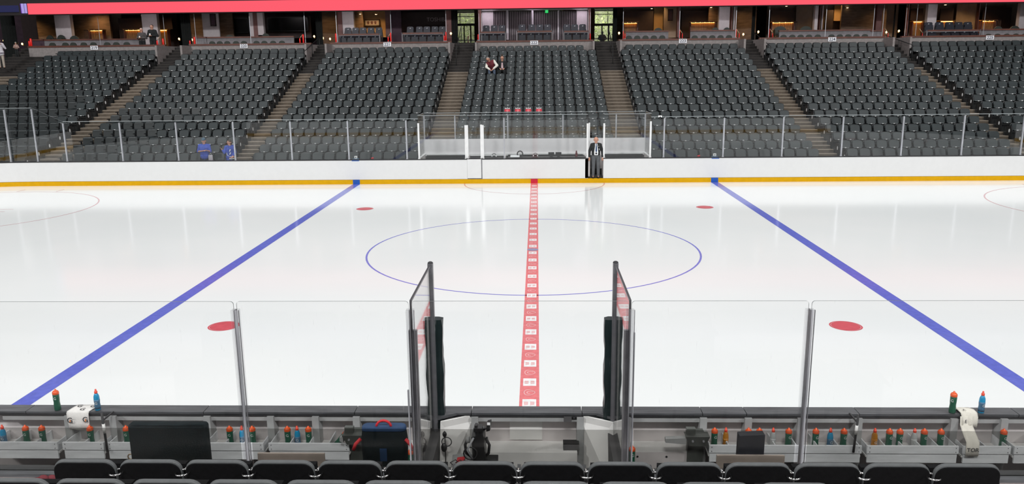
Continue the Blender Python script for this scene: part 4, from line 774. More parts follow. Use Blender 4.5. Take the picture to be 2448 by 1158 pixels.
bottle('squeeze', capx(2276), -0.12, ZC, 'standing on the cap left of the cream towel', rz=-0.9); bottle('blue', capx(2345), -0.12, ZC, 'standing on the cap right of the cream towel')
TB = [('blue', 8, 0), ('squeeze', 63, 0), ('squeeze', 102, 0), ('squeeze', 217, 0), ('squeeze', 303, 0), ('squeeze', 550, 0), ('blue', 579, 0), ('squeeze', 604, 0), ('squeeze', 688, 0), ('blue', 711, 0), ('squeeze', 738, 0), ('squeeze', 798, 0.7), ('squeeze', 1708, 0), ('amber', 1735, 0), ('squeeze', 1789, 0), ('squeeze', 1815, 0), ('clear', 1848, 0), ('squeeze', 1885, 0), ('squeeze', 1950, 0), ('blue', 1985, 0), ('squeeze', 2017, 0), ('amber', 2091, 0), ('squeeze', 2126, 0), ('squeeze', 2151, 0), ('clear', 2186, 0), ('squeeze', 2209, 0), ('squeeze', 2249, 0), ('squeeze', 2399, 0)]
cnt = {}
for kind, u, tl in TB:
    side = 'left' if u < 1200 else 'right'; cnt[(kind, side)] = cnt.get((kind, side), 0)+1
    y = -0.22; x = at(u, 1042, y)[0]
    bottle(kind, x, y, 0.662, f'in {side} bench trays, {ORD[cnt[(kind, side)]]} of these from left' if not tl else 'leaning over in the tray left of the navy bag', tl)
bottle('squeeze', at(1511, 1085, -0.45)[0], -0.45, 0.55, 'hidden behind the right glass post'); bottle('squeeze', at(982, 1090, -0.45)[0], -0.45, 0.50, 'hidden behind the left glass post')
# gate rods, latches
for u0, v0, u1, v1, lab in ((243, 988, 257, 1080, 'black gate rod with a white sleeve under the left blue bottle'), (2052, 992, 2040, 1082, 'black gate rod with a white sleeve in the middle of the right bench')):
    a, b = at(u0, v0, -0.40), at(u1, v1, -0.40); c = a+(b-a)*0.28; d_ = a+(b-a)*0.52
    o = thing('gate_rod', lab, 'rod', (0, 0, 0), 0, 'gate rods'); q = MB(); q.tube([a, b], 0.014, 8); q.build('rod', 'gasket', o); q = MB(); q.tube([c, d_], 0.017, 8); q.build('sleeve', 'panel_white', o); q = MB(); q.box(a[0]-0.008, a[0]+0.008, -0.40, -0.16, a[2]-0.10, a[2]-0.085); q.build('bracket', 'gasket', o)
for u, s, lab in ((1668, 1, 'grey steel gate latch on the right bench gate'), (848, -1, 'grey steel gate latch left of the navy bag')):
    x = at(u, 1040, -0.42)[0]; o = thing('gate_latch', lab, 'latch', (x, -0.42, 0.2), 0, 'bench gate latches')
    q = MB(); q.box(-0.09, 0.09, 0.10, 0.18, 0.0, 0.72); q.build('post', 'metal_green', o)
    q = MB(); q.hexa([(-0.09, -0.02, 0.60), (0.09, -0.02, 0.60), (0.09, 0.10, 0.60), (-0.09, 0.10, 0.60), (-0.14, -0.04, 0.72), (0.13, -0.04, 0.72), (0.13, 0.10, 0.72), (-0.14, 0.10, 0.72)]); q.build('bracket', 'metal_green', o)
    q = MB(); al = -0.36 if s > 0 else -0.17; q.prism([(-0.13, 0.625), (-0.13, 0.70), (al, 0.69), (al, 0.645)], 'y', -0.03, 0.04); q.build('arm', 'bench_rib', o)
    for bx_ in (-0.06, 0.06): q = MB(); q.tube([(bx_, -0.05, 0.67), (bx_, -0.035, 0.67)], 0.012, 8); q.build('bolt', 'aluminium', o)
    q = MB(); q.box(-0.12, -0.02, 0.02, 0.08, 0.72, 0.79); q.build('tab', 'metal_green', o)
# ---------------------------------------------------------------- rear glass of the benches
GL = -1.70; ZB = 1.14; ZT = 2.870
ng = thing('wall_near_glass', 'clear glass behind the players benches with slim channel posts', kind='structure')
xs = [-7.6, -5.7, -2.69, -1.05, 0.985, 2.62, 5.6, 7.6]
for i in range(len(xs)-1):
    g = 0.014; p = pane(ng, xs[i]+g, xs[i+1]-g, GL, ZB, ZT, ('bench_glass', 'glass_edge'), 0.012, r=0.03)
    q = MB(); q.box(xs[i]+0.055, xs[i+1]-0.055, GL-0.006, GL-0.004, ZB, 1.597); q.build('tinted_film', 'tint_film', p)
for i, x in enumerate(xs):
    zt = ZT-0.08; q = MB()
    for dx, wd in ((-0.022, 0.03), (0.02, 0.034)): q.box(x+dx-wd/2, x+dx+wd/2, GL-0.025, GL-0.008, ZB, zt); q.box(x+dx-wd/2, x+dx+wd/2, GL+0.016, GL+0.032, ZB, zt)
    q.build('channel_post', 'clear_channel' if i not in (3, 4) else 'clear_channel', ng)
    q = MB(); q.box(x-0.006, x+0.004, GL-0.03, GL+0.034, ZB, zt); q.box(x+0.036, x+0.040, GL-0.026, GL-0.008, ZB, zt); q.build('post_web', 'aluminium_dark', ng)
    if i not in (3, 4): q = MB(); q.box(x+0.004, x+0.020, GL-0.032, GL-0.008, ZB, zt); q.build('post_rib', 'aluminium', ng)
    else: q = MB(); q.box(x-0.05 if i == 4 else x-0.028, x+0.01 if i == 4 else x+0.05, GL+0.035, GL+0.075, 0.9, 2.575); q.build('steel_post', 'steel_grey', ng)
for i in (3, 4):
    x = xs[i]; q = MB(); q.box(x-(0.052 if i == 3 else -0.033), x-(0.038 if i == 3 else -0.047), GL-0.02, GL, ZB, 2.57 if i == 4 else 2.0); q.build('post_rib', 'aluminium', ng)
rw = thing('wall_bench_rear', 'low wall under the rear bench glass with a dark cap', kind='structure')
MB().box(-9, 9, GL-0.05, GL+0.08, 0.0, 1.11).build('wall_panel', 'bench_inner', rw); MB().box(-9, 9, GL-0.08, GL+0.11, 1.11, ZB).build('wall_cap', 'cap_dark', rw)
# glass partitions between the benches and the reporter's well
for s, x, lab in ((-1, -1.045, 'glass partition with black padded post beside the left bench'), (1, 0.985, 'glass partition with black padded post beside the right bench')):
    o = thing('bench_partition', lab, 'partition', (x, 0, 0), 0, 'bench partitions')
    q = MB(); vs = [(-0.006, GL+0.03, 0.9), (0.006, GL+0.03, 0.9), (0.006, -0.27, 0.9), (-0.006, -0.27, 0.9), (-0.006, GL+0.03, ZT-0.005), (0.006, GL+0.03, ZT-0.005), (0.006, -0.27, ZT-0.005), (-0.006, -0.27, ZT-0.005)]; q.hexa(vs, 0); q.build('glass_pane', 'bench_glass', o)
    q = MB(); q.box(-0.010, 0.010, GL+0.02, -0.26, ZT-0.012, ZT+0.004); q.build('glass_top_edge', 'glass_edge_dark', o)
    q = MB(); q.box(-0.010, 0.010, GL+0.018, GL+0.032, 2.57, ZT); q.build('glass_rear_edge', 'glass_edge_dark', o)
    q = MB(); q.box(-0.028, 0.028, -0.30, -0.23, 0.90, ZT+0.01); q.box(-0.010, 0.010, -0.312, -0.30, 0.90, ZT-0.1); q.build('front_post', 'aluminium_dark', o)
    q = MB(); q.ball((0, -0.265, ZT+0.012), (0.03, 0.036, 0.018), 10); q.build('post_cap', 'gasket', o)
    q = MB(); rr = []; rnd = random.Random(3+s)
    for k in range(15):
        z = 0.905+(2.215-0.905)*k/14; e = [rnd.uniform(-0.008, 0.008) for _ in range(8)]; wv = 0.010*math.sin(k*1.1)
        rr.append([(px_+e[i]*0.6+(wv if px_ > 0 else -wv)*0.5, py_+e[(i+3) % 8]*0.5, z) for i, (px_, py_) in enumerate([(-0.10, -0.225), (-0.06, -0.235), (0.06, -0.235), (0.10, -0.225), (0.105, -0.13), (0.06, -0.10), (-0.06, -0.10), (-0.105, -0.13)])])
    q.rings(rr, 0, True, False); q.build('pad', 'pad_black', o)
    q = MB(); q.hexa([(-0.06, GL+0.1, 0.2), (0.06, GL+0.1, 0.2), (0.06, -0.20, 0.2), (-0.06, -0.20, 0.2), (-0.06, GL+0.1, 0.9), (0.06, GL+0.1, 0.9), (0.06, -0.20, 0.9), (-0.06, -0.20, 0.9)]); q.build('lower_wall', 'bench_dark', o)
    q = MB(); q.box(0.045*s-0.01, 0.045*s+0.01, -0.32, -0.30, 0.95, 2.4); q.build('cable_trunk', 'panel_white', o)
# ---------------------------------------------------------------- players' benches with what lies on them
for a, b, side in ((-6.5, -1.15, 'left'), (1.1, 6.5, 'right')):
    o = thing('players_bench', f'long grey {side} players bench behind the boards', 'bench', ((a+b)/2, -1.35, 0.2)); hw = (b-a)/2
    for k in range(2): q = MB(); q.box(-hw, hw, -0.22+k*0.2, -0.03+k*0.2, 0.42, 0.46); q.build('plank', 'bench_rib', o)
    for k in range(5): x = -hw+0.2+(2*hw-0.4)*k/4; q = MB(); q.box(x-0.04, x+0.04, -0.18, 0.14, 0, 0.42); q.build('leg', 'bench_dark', o)
ZBN = 0.66
def bagbody(w, d, h, r, taper=0.9, n=4):
    q = MB(); rr = []
    for z, f in ((0, 0.95), (0.02, 1.0), (h*0.5, 1.0), (h*0.85, (1+taper)/2), (h-0.02, taper), (h, taper*0.96)): rr.append([(x*f, y*f, z) for x, y in rrect(w, d, r, n)])
    return q.rings(rr, 0, True, True)
a, b = at(312, 1008, -1.3), at(497, 1008, -1.3); wd = b[0]-a[0]; h = a[2]-ZBN
o = thing('equipment_bag', 'large black square equipment bag with a red strap behind the front seats', 'bag', ((a[0]+b[0])/2, -1.32, ZBN)); q = MB(); rr = [[(x, yy+0.0, z) for x, z in rrect(wd-dd, h-dd, 0.035, 4, 0, h/2)] for yy, dd in ((-0.05, 0.03), (-0.04, 0.0), (0.03, 0.0), (0.04, 0.02))]; q.rings(rr, 0, True, True); q.build('body', 'bag_black', o)
q = MB(); q.tube([(-wd/2+0.03, -0.045, h-0.012), (0, -0.05, h-0.010), (wd/2-0.03, -0.045, h-0.012)], 0.008, 6); q.build('piping', 'bag_black', o)
q = MB(); q.tube([(wd/2-0.02, -0.05, h*0.50), (wd/2+0.09, -0.07, h*0.51), (wd/2+0.13, -0.07, h*0.45), (wd/2, -0.05, h*0.42)], 0.02, 6); q.build('strap', 'strap_red', o); q = MB(); q.torus((-wd/2-0.015, -0.03, h*0.55), 0.028, 0.007, 14, 6, axis='y'); q.build('ring', 'rail_gold', o)
a, b = at(866, 1015, -1.3), at(972, 1015, -1.3); wd = b[0]-a[0]; h = a[2]-ZBN
o = thing('kit_bag', 'black kit bag with navy lid and red carry handle', 'bag', ((a[0]+b[0])/2, -1.32, ZBN)); q = MB(); rr = []
for z, f in ((0, 0.86), (h*0.38, 0.90), (h*0.46, 1.0), (h*0.8, 1.05), (h*0.93, 0.99), (h*0.94, 0.97)): rr.append([(x*f, y*f, z) for x, y in rrect(wd, 0.13, 0.05, 4)])
q.rings(rr, 0, True, True); q.build('body', 'bag_black', o)
q = MB(); rr = [[(x*f, y*f, z) for x, y in rrect(wd, 0.125, 0.05, 4)] for z, f in ((h*0.945, 0.99), (h*0.955, 1.0), (h*0.99, 0.98), (h, 0.93))]; q.rings(rr, 0, True, True); q.build('lid', 'bag_navy', o)
q = MB(); q.tube([(0.075*math.cos(R(180-22.5*i))*1.0, -0.02, h-0.01+0.07*math.sin(R(22.5*i))) for i in range(9)], 0.013, 6); q.build('handle', 'strap_red', o)
for s in (-1, 1): q = MB(); q.tube([(s*wd*0.5, -0.08, h*0.86), (s*(wd*0.5+0.05), -0.10, h*0.80), (s*(wd*0.5+0.075), -0.10, h*0.72)], 0.018, 6); q.build('strap', 'strap_red', o)
q = MB(); q.box(-0.04, 0.03, -0.078, -0.066, h*0.55, h*0.72); q.build('badge', 'bag_navy', o)
for u0, u1, v, lab in ((617, 776, 1083, 'tan board standing behind the seats left of the navy bag'), (1713, 1875, 1088, 'tan board standing below the small dark case')):
    a, b = at(u0, v, -1.33), at(u1, v, -1.33); o = thing('tan_board', lab, 'board', ((a[0]+b[0])/2, -1.30, ZBN), 0, 'tan boards on the benches'); hw = (b[0]-a[0])/2; h = a[2]-ZBN
    q = MB(); q.box(-hw, hw, -0.05, -0.02, 0, h); q.build('panel', 'tan_board', o)
    for x in (-hw*0.8, hw*0.8): q = MB(); q.hexa([(x-0.02, -0.02, 0), (x+0.02, -0.02, 0), (x+0.02, 0.10, 0), (x-0.02, 0.10, 0), (x-0.02, -0.02, h-0.05), (x+0.02, -0.02, h-0.05), (x+0.02, 0.0, h-0.05), (x-0.02, 0.0, h-0.05)]); q.build('strut', 'wood_trim', o)
    ztop = ZBN+h
a, b = at(1771, 1038, -1.3), at(1832, 1038, -1.3); o = thing('carry_case', 'small dark upright case standing behind the right tan board', 'case', ((a[0]+b[0])/2, -1.20, ZBN)); hw = (b[0]-a[0])/2; h = at(1771, 1038, -1.2)[2]-ZBN
q = MB(); q.hexa([(-hw, -0.06, 0), (hw, -0.06, 0), (hw, 0.06, 0), (-hw, 0.06, 0), (-hw*0.97, -0.05, h), (hw*1.03, -0.05, h+0.012), (hw*1.03, 0.05, h+0.012), (-hw*0.97, 0.05, h)]); q.build('body', 'case_dark', o)
q = MB(); q.prism([(-hw, h*0.5), (hw*1.2, h*0.5), (hw*0.4, h*0.66), (-hw*0.4, h*0.66)], 'y', -0.085, -0.062); q.build('flap', 'bag_black', o)
# reporter's well: robotic camera, electronics, cables
o = thing('robotic_camera', 'black robotic television camera on a bracket between the benches', 'camera', (at(1147, 1050, -0.55)[0], -0.55, 0.2))
q = MB(); q.tube([(0.02, 0, 0), (0.02, 0, 0.42)], 0.04, 10); q.build('pedestal', 'black_plastic', o); q = MB(); q.box(-0.04, 0.20, -0.08, 0.08, 0.42, 0.50); q.build('base', 'black_plastic', o)
q = MB(); q.hexa([(-0.075, -0.07, 0.50), (0.065, -0.07, 0.50), (0.075, 0.08, 0.50), (-0.065, 0.08, 0.50), (-0.085, -0.10, 0.80), (0.045, -0.10, 0.83), (0.055, 0.07, 0.86), (-0.075, 0.07, 0.83)]); q.build('housing', 'black_plastic', o)
q = MB(); q.tube([(-0.02, 0.05, 0.74), (-0.03, 0.14, 0.73), (-0.03, 0.22, 0.725)], [0.055, 0.06, 0.065], 14); q.build('lens', 'black_plastic', o)
q = MB(); q.box(-0.06, 0.03, -0.06, 0.05, 0.84, 0.885); q.box(-0.05, -0.02, -0.04, 0.03, 0.885, 0.91); q.build('top_module', 'black_plastic', o)
for s_ in (-1, 1):
    q = MB(); q.tube([(s_*0.05-0.02, 0.0, 0.49), (s_*0.125-0.03, 0.0, 0.56), (s_*0.135-0.03, 0.0, 0.66), (s_*0.10-0.03, 0.0, 0.74)], 0.017, 8); q.build('yoke_arm', 'black_plastic', o)
    q = MB(); q.tube([(s_*0.09-0.02, 0, 0.72), (s_*0.12-0.03, 0, 0.72)], 0.035, 12); q.build('knob', 'bench_rib' if s_ < 0 else 'black_plastic', o)
q = MB(); q.tube([(0.04, 0.0, 0.84), (0.09, -0.02, 0.88)], 0.012, 6); q.build('monitor_arm', 'black_plastic', o); q = MB(); q.hexa([(0.075, -0.045, 0.84), (0.115, -0.045, 0.85), (0.125, 0.015, 0.85), (0.085, 0.015, 0.84), (0.085, -0.055, 0.955), (0.125, -0.055, 0.965), (0.135, 0.005, 0.965), (0.095, 0.005, 0.955)]); q.build('monitor', 'black_plastic', o); q = MB(); q.box(0.088, 0.122, -0.060, -0.055, 0.925, 0.955); q.build('monitor_light', 'plate_white', o)
q = MB(); q.torus((-0.10, -0.09, 0.60), 0.075, 0.008, 16, 6, axis='y'); q.build('cable_loop', 'gasket', o); q = MB(); q.tube([(-0.08, -0.11, 0.55), (-0.13, -0.12, 0.66), (-0.06, -0.12, 0.80)], 0.012, 6); q.build('strap', 'plate_grey', o)
for i in range(4): q = MB(); q.tube([(-0.10-0.03*i, -0.03, 0.42-0.03*i), (-0.14-0.02*i, -0.10, 0.52), (-0.2, -0.08, 0.46-0.03*i), (-0.24+0.03*i, -0.05, 0.34)], 0.006, 5); q.build('cable', 'gasket', o)
o = thing('control_box', 'grey electronics box with red switch and cables below the robotic camera', 'electronics', (at(1105, 1080, -0.5)[0], -0.50, 0.2)); q = MB(); q.hexa([(-0.12, -0.12, 0.36), (0.10, -0.12, 0.40), (0.10, 0.10, 0.44), (-0.12, 0.10, 0.40), (-0.12, -0.12, 0.42), (0.10, -0.12, 0.46), (0.10, 0.10, 0.50), (-0.12, 0.10, 0.46)]); q.build('case', 'bench_rib', o)
q = MB(); q.hexa([(-0.06, -0.08, 0.435), (0.03, -0.08, 0.452), (0.03, 0.02, 0.47), (-0.06, 0.02, 0.455), (-0.06, -0.08, 0.45), (0.03, -0.08, 0.467), (0.03, 0.02, 0.485), (-0.06, 0.02, 0.47)]); q.build('switch', 'strap_red', o); q = MB(); q.box(-0.10, 0.08, -0.1, 0.08, 0, 0.36); q.build('stand', 'bench_dark', o)
for i in range(3): q = MB(); q.tube([(-0.1+0.06*i, -0.1, 0.44), (-0.12+0.06*i, -0.16, 0.50), (-0.06+0.05*i, -0.15, 0.53), (-0.02+0.04*i, -0.12, 0.46)], 0.005, 5); q.build('cable', 'gasket', o)
o = thing('small_case', 'dark low box on the ledge between the benches', 'box', (at(1365, 1072, -0.22)[0], -0.22, 0.655)); q = MB(); q.box(-0.09, 0.09, -0.05, 0.05, 0, 0.075); q.build('body', 'bench_dark', o); q = MB(); q.box(-0.092, 0.092, -0.052, 0.052, 0.075, 0.085); q.build('lid', 'black_plastic', o)
o = thing('wall_bracket', 'small dark clamp under the cap between the benches', 'bracket', (at(1360, 1000, -0.14)[0], -0.14, 0.965)); q = MB(); q.box(-0.06, 0.03, -0.04, 0.03, 0.0, 0.06); q.build('body', 'bench_dark', o); q = MB(); q.tube([(0.03, 0, 0.03), (0.09, 0, 0.03)], 0.018, 8); q.build('pin', 'black_plastic', o)
o = thing('headset', 'black headset and cord hanging from the left partition', 'headset', (at(1062, 1010, -0.5)[0], -0.5, 0.2)); q = MB(); q.tube([(0, 0, 0.80), (0.005, 0, 0.6), (0.0, 0, 0.3), (0.005, 0, 0.0)], 0.006, 6); q.build('cord', 'gasket', o); q = MB(); q.ball((0.0, 0, 0.76), (0.025, 0.025, 0.035), 10); q.build('earpiece', 'black_plastic', o); q = MB(); q.ball((-0.01, 0, 0.60), (0.035, 0.03, 0.055), 10); q.build('microphone', 'black_plastic', o); q = MB(); q.torus((0.02, 0, 0.67), 0.055, 0.006, 16, 6, axis='y'); q.build('headband', 'gasket', o)
# ---------------------------------------------------------------- towels
def towel(name, lab, mt, x, wd, prof, logos):
    o = thing(name, lab, 'towel'); q = MB(); rnd = random.Random(5); n = 9; rr = []
    for k, (y, z, sx, sk) in enumerate(prof):
        rr.append([(x+sk+(i/(n-1)-0.5)*wd*sx, y-0.006*math.sin(i*1.3+k*0.4)*(1 if z < 1.05 else 0.0), z+(0.002*math.sin(i*1.7) if z > 1.05 else 0.004*math.sin(i*1.1))) for i in range(n)])
    back = [[(a_, b_+0.004 if pz < 1.06 else b_, c_-0.0035 if pz > 1.05 else c_) for a_, b_, c_ in r_] for r_, (_, pz, _, _) in zip(rr, prof)]
    q.rings([f+list(reversed(g)) for f, g in zip(rr, back)], 0, True, True); q.build('cloth', mt, o)
    for t, m_, sz, lx, ly, lz, flat in logos:
        letter('print', t, m_, sz, (x+lx, ly, lz), o, (0, 0, 0) if flat else (PI/2, 0, 0))
    return o
xt = (at(155, 985, -0.17)[0]+at(217, 980, -0.17)[0])/2
tw = towel('white_towel', 'white towel with black letter marks hanging over the left board cap', 'towel', xt, 0.275, [(0.02, 1.076, 1.0, 0.03), (-0.05, 1.077, 1.0, 0.02), (-0.12, 1.077, 0.98, 0.01), (-0.168, 1.074, 0.97, 0), (-0.186, 1.055, 0.96, 0), (-0.194, 1.0, 0.93, 0.005), (-0.197, 0.93, 0.9, 0.01), (-0.199, 0.855, 0.88, 0.012)],
      [('G', 'logo_black', 0.085, -0.05, -0.035, 1.083, True), ('G', 'logo_black', 0.085, 0.11, -0.04, 1.083, True), ('G', 'logo_black', 0.085, 0.03, -0.125, 1.083, True), ('G', 'logo_black', 0.095, -0.085, -0.212, 0.975, False), ('G', 'logo_black', 0.095, 0.10, -0.212, 0.985, False)])
for lx, lz in ((-0.085, 0.972), (0.10, 0.982)): q = MB(); q.add([(xt+lx-0.008, -0.214, lz-0.02), (xt+lx+0.012, -0.214, lz-0.005), (xt+lx+0.004, -0.214, lz+0.022)], [(0, 1, 2)]); q.build('print', 'logo_orange', tw)
xt2 = (at(2294, 985, -0.17)[0]+at(2336, 985, -0.17)[0])/2
t2 = towel('cream_towel', 'cream folded towel with dark capital letters hanging over the right board cap', 'towel_cream', xt2, 0.185, [(0.01, 1.078, 0.8, -0.02), (-0.04, 1.10, 0.95, -0.02), (-0.10, 1.105, 1.0, 0.0), (-0.165, 1.09, 1.0, 0.01), (-0.20, 1.05, 0.97, 0.01), (-0.212, 0.99, 0.95, 0.008), (-0.214, 0.93, 0.90, 0.005)],
      [('A', 'logo_black', 0.055, -0.03, -0.135, 1.112, True), ('E', 'logo_black', 0.055, -0.045, -0.228, 1.01, False), ('TOR', 'logo_black', 0.065, -0.038, -0.417, 0.755, False)])
q = MB(); n = 7; rr = []
for z, yf, sx, sk in ((1.06, -0.2, 0.8, -0.03), (0.96, -0.215, 0.82, -0.03), (0.90, -0.30, 0.85, -0.033), (0.84, -0.392, 0.86, -0.035), (0.76, -0.405, 0.86, -0.035), (0.675, -0.41, 0.85, -0.038)): rr.append([(xt2+sk+(i/(n-1)-0.5)*0.17*sx, yf-0.004*math.sin(i*1.9+z*9), z) for i in range(n)]+[(xt2+sk+(i/(n-1)-0.5)*0.17*sx, yf+0.005, z) for i in reversed(range(n))])
q.rings(rr, 0, True, True); q.build('rear_fold', 'towel_cream', t2)

# ================================================================== NEAR SEATS
ROWS = [('A', -2.80, 0.968, [-3.591+0.5482*i for i in range(14)], 'front'), ('B', -3.62, 1.245, [-3.06+0.5525*(i-1) for i in range(11)], 'second')]
def near_seat_meshes():
    P = {}; q = MB(); wd, h, zc = 0.512, 0.56, 0.62
    def curve(x): return 0.0
    def outline(w_, h_, r_): return rrect(w_, h_, r_, 5, 0, 0, 0.05)
    def lean(z): return -0.10*(z-0.35)
    rr = []
    for (dw, dz, y, mi) in ((0.06, 0.045, -0.030, 0), (0.012, 0.010, -0.026, 0), (0.0, 0.0, -0.016, 0), (0.0, 0.0, 0.002, 0), (0.014, 0.008, 0.010, 0), (0.06, 0.05, 0.012, 0)):
        rr.append([(x*(1+0.05*(1 - (z+h/2)/h)), y+curve(x)+lean(z+zc), z+zc-(0.0)) for x, z in outline(wd-dw, h-dz, 0.085)])
    q.rings(rr, 0, True, True); n = len(rr[0])
    for fi in range(len(q.f)):       # camera-side panel black, upper rim lighter
        zs = [q.v[i][2] for i in q.f[fi]]; ys = [q.v[i][1] for i in q.f[fi]]
    P['backrest'] = (q, ['seat_rim_lit'])  # rim grey paints the light caught by the top edge
    q = MB(); rr = [[(x*(1+0.05*(1-(z+h/2)/h)), y+curve(x)+lean(z+zc), z+zc-0.008) for x, z in outline(wd-0.006-dw, h-0.016-dw, 0.083)] for dw, y in ((0.0, -0.034), (0.012, -0.040))]
    q.rings(rr, 0, True, True); P['back_shell'] = (q, ['seat_black'])
    q = MB(); q.hexa([(-0.23, 0.05, 0.40), (0.23, 0.05, 0.40), (0.23, 0.13, 0.40), (-0.23, 0.13, 0.40), (-0.23, 0.06, 0.80), (0.23, 0.06, 0.80), (0.23, 0.12, 0.80), (-0.23, 0.12, 0.80)]); P['seat_pan'] = (q, ['seat_black'])
    q = MB(); q.box(0.264, 0.284, -0.03, 0.05, 0.0, 0.70); q.box(0.260, 0.288, -0.03, 0.22, 0.70, 0.73); P['armrest'] = (q, ['seat_frame'])
    q = MB(); q.torus((0.274, -0.095, 0.805), 0.054, 0.0065, 22, 8); q.tube([(0.274, -0.042, 0.805), (0.274, 0.0, 0.805), (0.274, 0.0, 0.72)], 0.009, 6); P['cup_holder'] = (q, ['chrome'])
    return {k: v[0].mesh(k, v[1]) for k, v in P.items()}
NS = near_seat_meshes()
for rn, y, zf, xs_, word in ROWS:
    for i, x in enumerate(xs_):
        o = thing('arena_seat', f'black folding seat seen from behind, {ORD[i+1]} from the left in the {word} near row', 'seat', (x, y, zf), 0, f'black seats of the {word} near row')
        for k, me in NS.items():
            if k == 'cup_holder' and i == len(xs_)-1: continue
            link(k, me, o)
q = MB()
for y0, y1, z in ((GL-0.05, -3.25, 0.968), (-3.25, -4.07, 1.245), (-4.07, -4.9, 1.52), (-4.9, -12, 1.79)): q.box(-9, 9, y1, y0, 0, z)
struct('floor_near', q, 'bench_inner', 'pale concrete steps under the near seat rows')
o = thing('red_jacket', 'crumpled dark red jacket hung over the rear wall at the lower left', 'jacket', (at(108, 1142, -1.83)[0], -1.83, 0.93)); q = MB(); rj = random.Random(4)
for i in range(12): q.ball((rj.uniform(-0.09, 0.08), rj.uniform(-0.01, 0.02), 0.02+rj.uniform(0, 0.19)), (rj.uniform(0.03, 0.06), rj.uniform(0.02, 0.03), rj.uniform(0.03, 0.06)), 8)
q.build('cloth', 'maroon', o); q = MB(); q.tube([(-0.11, 0.0, 0.17), (-0.06, -0.03, 0.2), (0.03, -0.03, 0.12), (0.10, -0.03, 0.03)], 0.026, 7); q.build('sleeve', 'maroon', o)

# ================================================================== PEOPLE
def blob(name, capsules, m, parent, vox=0.012, smooth=3):
    q = MB()
    for c in capsules: q.capsule(*c)
    o = q.build(name, m, parent)
    r = o.modifiers.new('skin', 'REMESH'); r.mode = 'VOXEL'; r.voxel_size = vox; r.use_smooth_shade = True
    if smooth: s_ = o.modifiers.new('soft', 'SMOOTH'); s_.factor = 0.5; s_.iterations = smooth
    return o
def hand(w_, d, side, up=(0, 0, 1)):
    """palm and five bent fingers from wrist w_ along direction d"""
    w_, d = Vector(w_), Vector(d).normalized(); a = d.cross(Vector(up))
    a = a.normalized() if a.length > 0.1 else Vector((0, 1, 0)); nrm = a.cross(d).normalized()
    L_ = [(w_, 0.026, w_+d*0.05, 0.030), (w_+d*0.05+a*0.018, 0.020, w_+d*0.085+a*0.022, 0.018), (w_+d*0.05-a*0.018, 0.020, w_+d*0.085-a*0.022, 0.018)]
    for k, ln in zip((-1.5, -0.5, 0.5, 1.5), (0.062, 0.075, 0.080, 0.068)):
        b = w_+d*0.09+a*k*0.021; c = b+d*ln*0.55; e = c+(d*0.75-nrm*0.65)*ln*0.5; L_ += [(b, 0.0095, c, 0.009), (c, 0.009, e, 0.008)]
    t0 = w_+d*0.03+a*side*0.028; t1 = t0+(d*0.7+a*side*0.7)*0.045; L_ += [(t0, 0.012, t1, 0.010), (t1, 0.010, t1+d*0.03, 0.009)]
    return L_
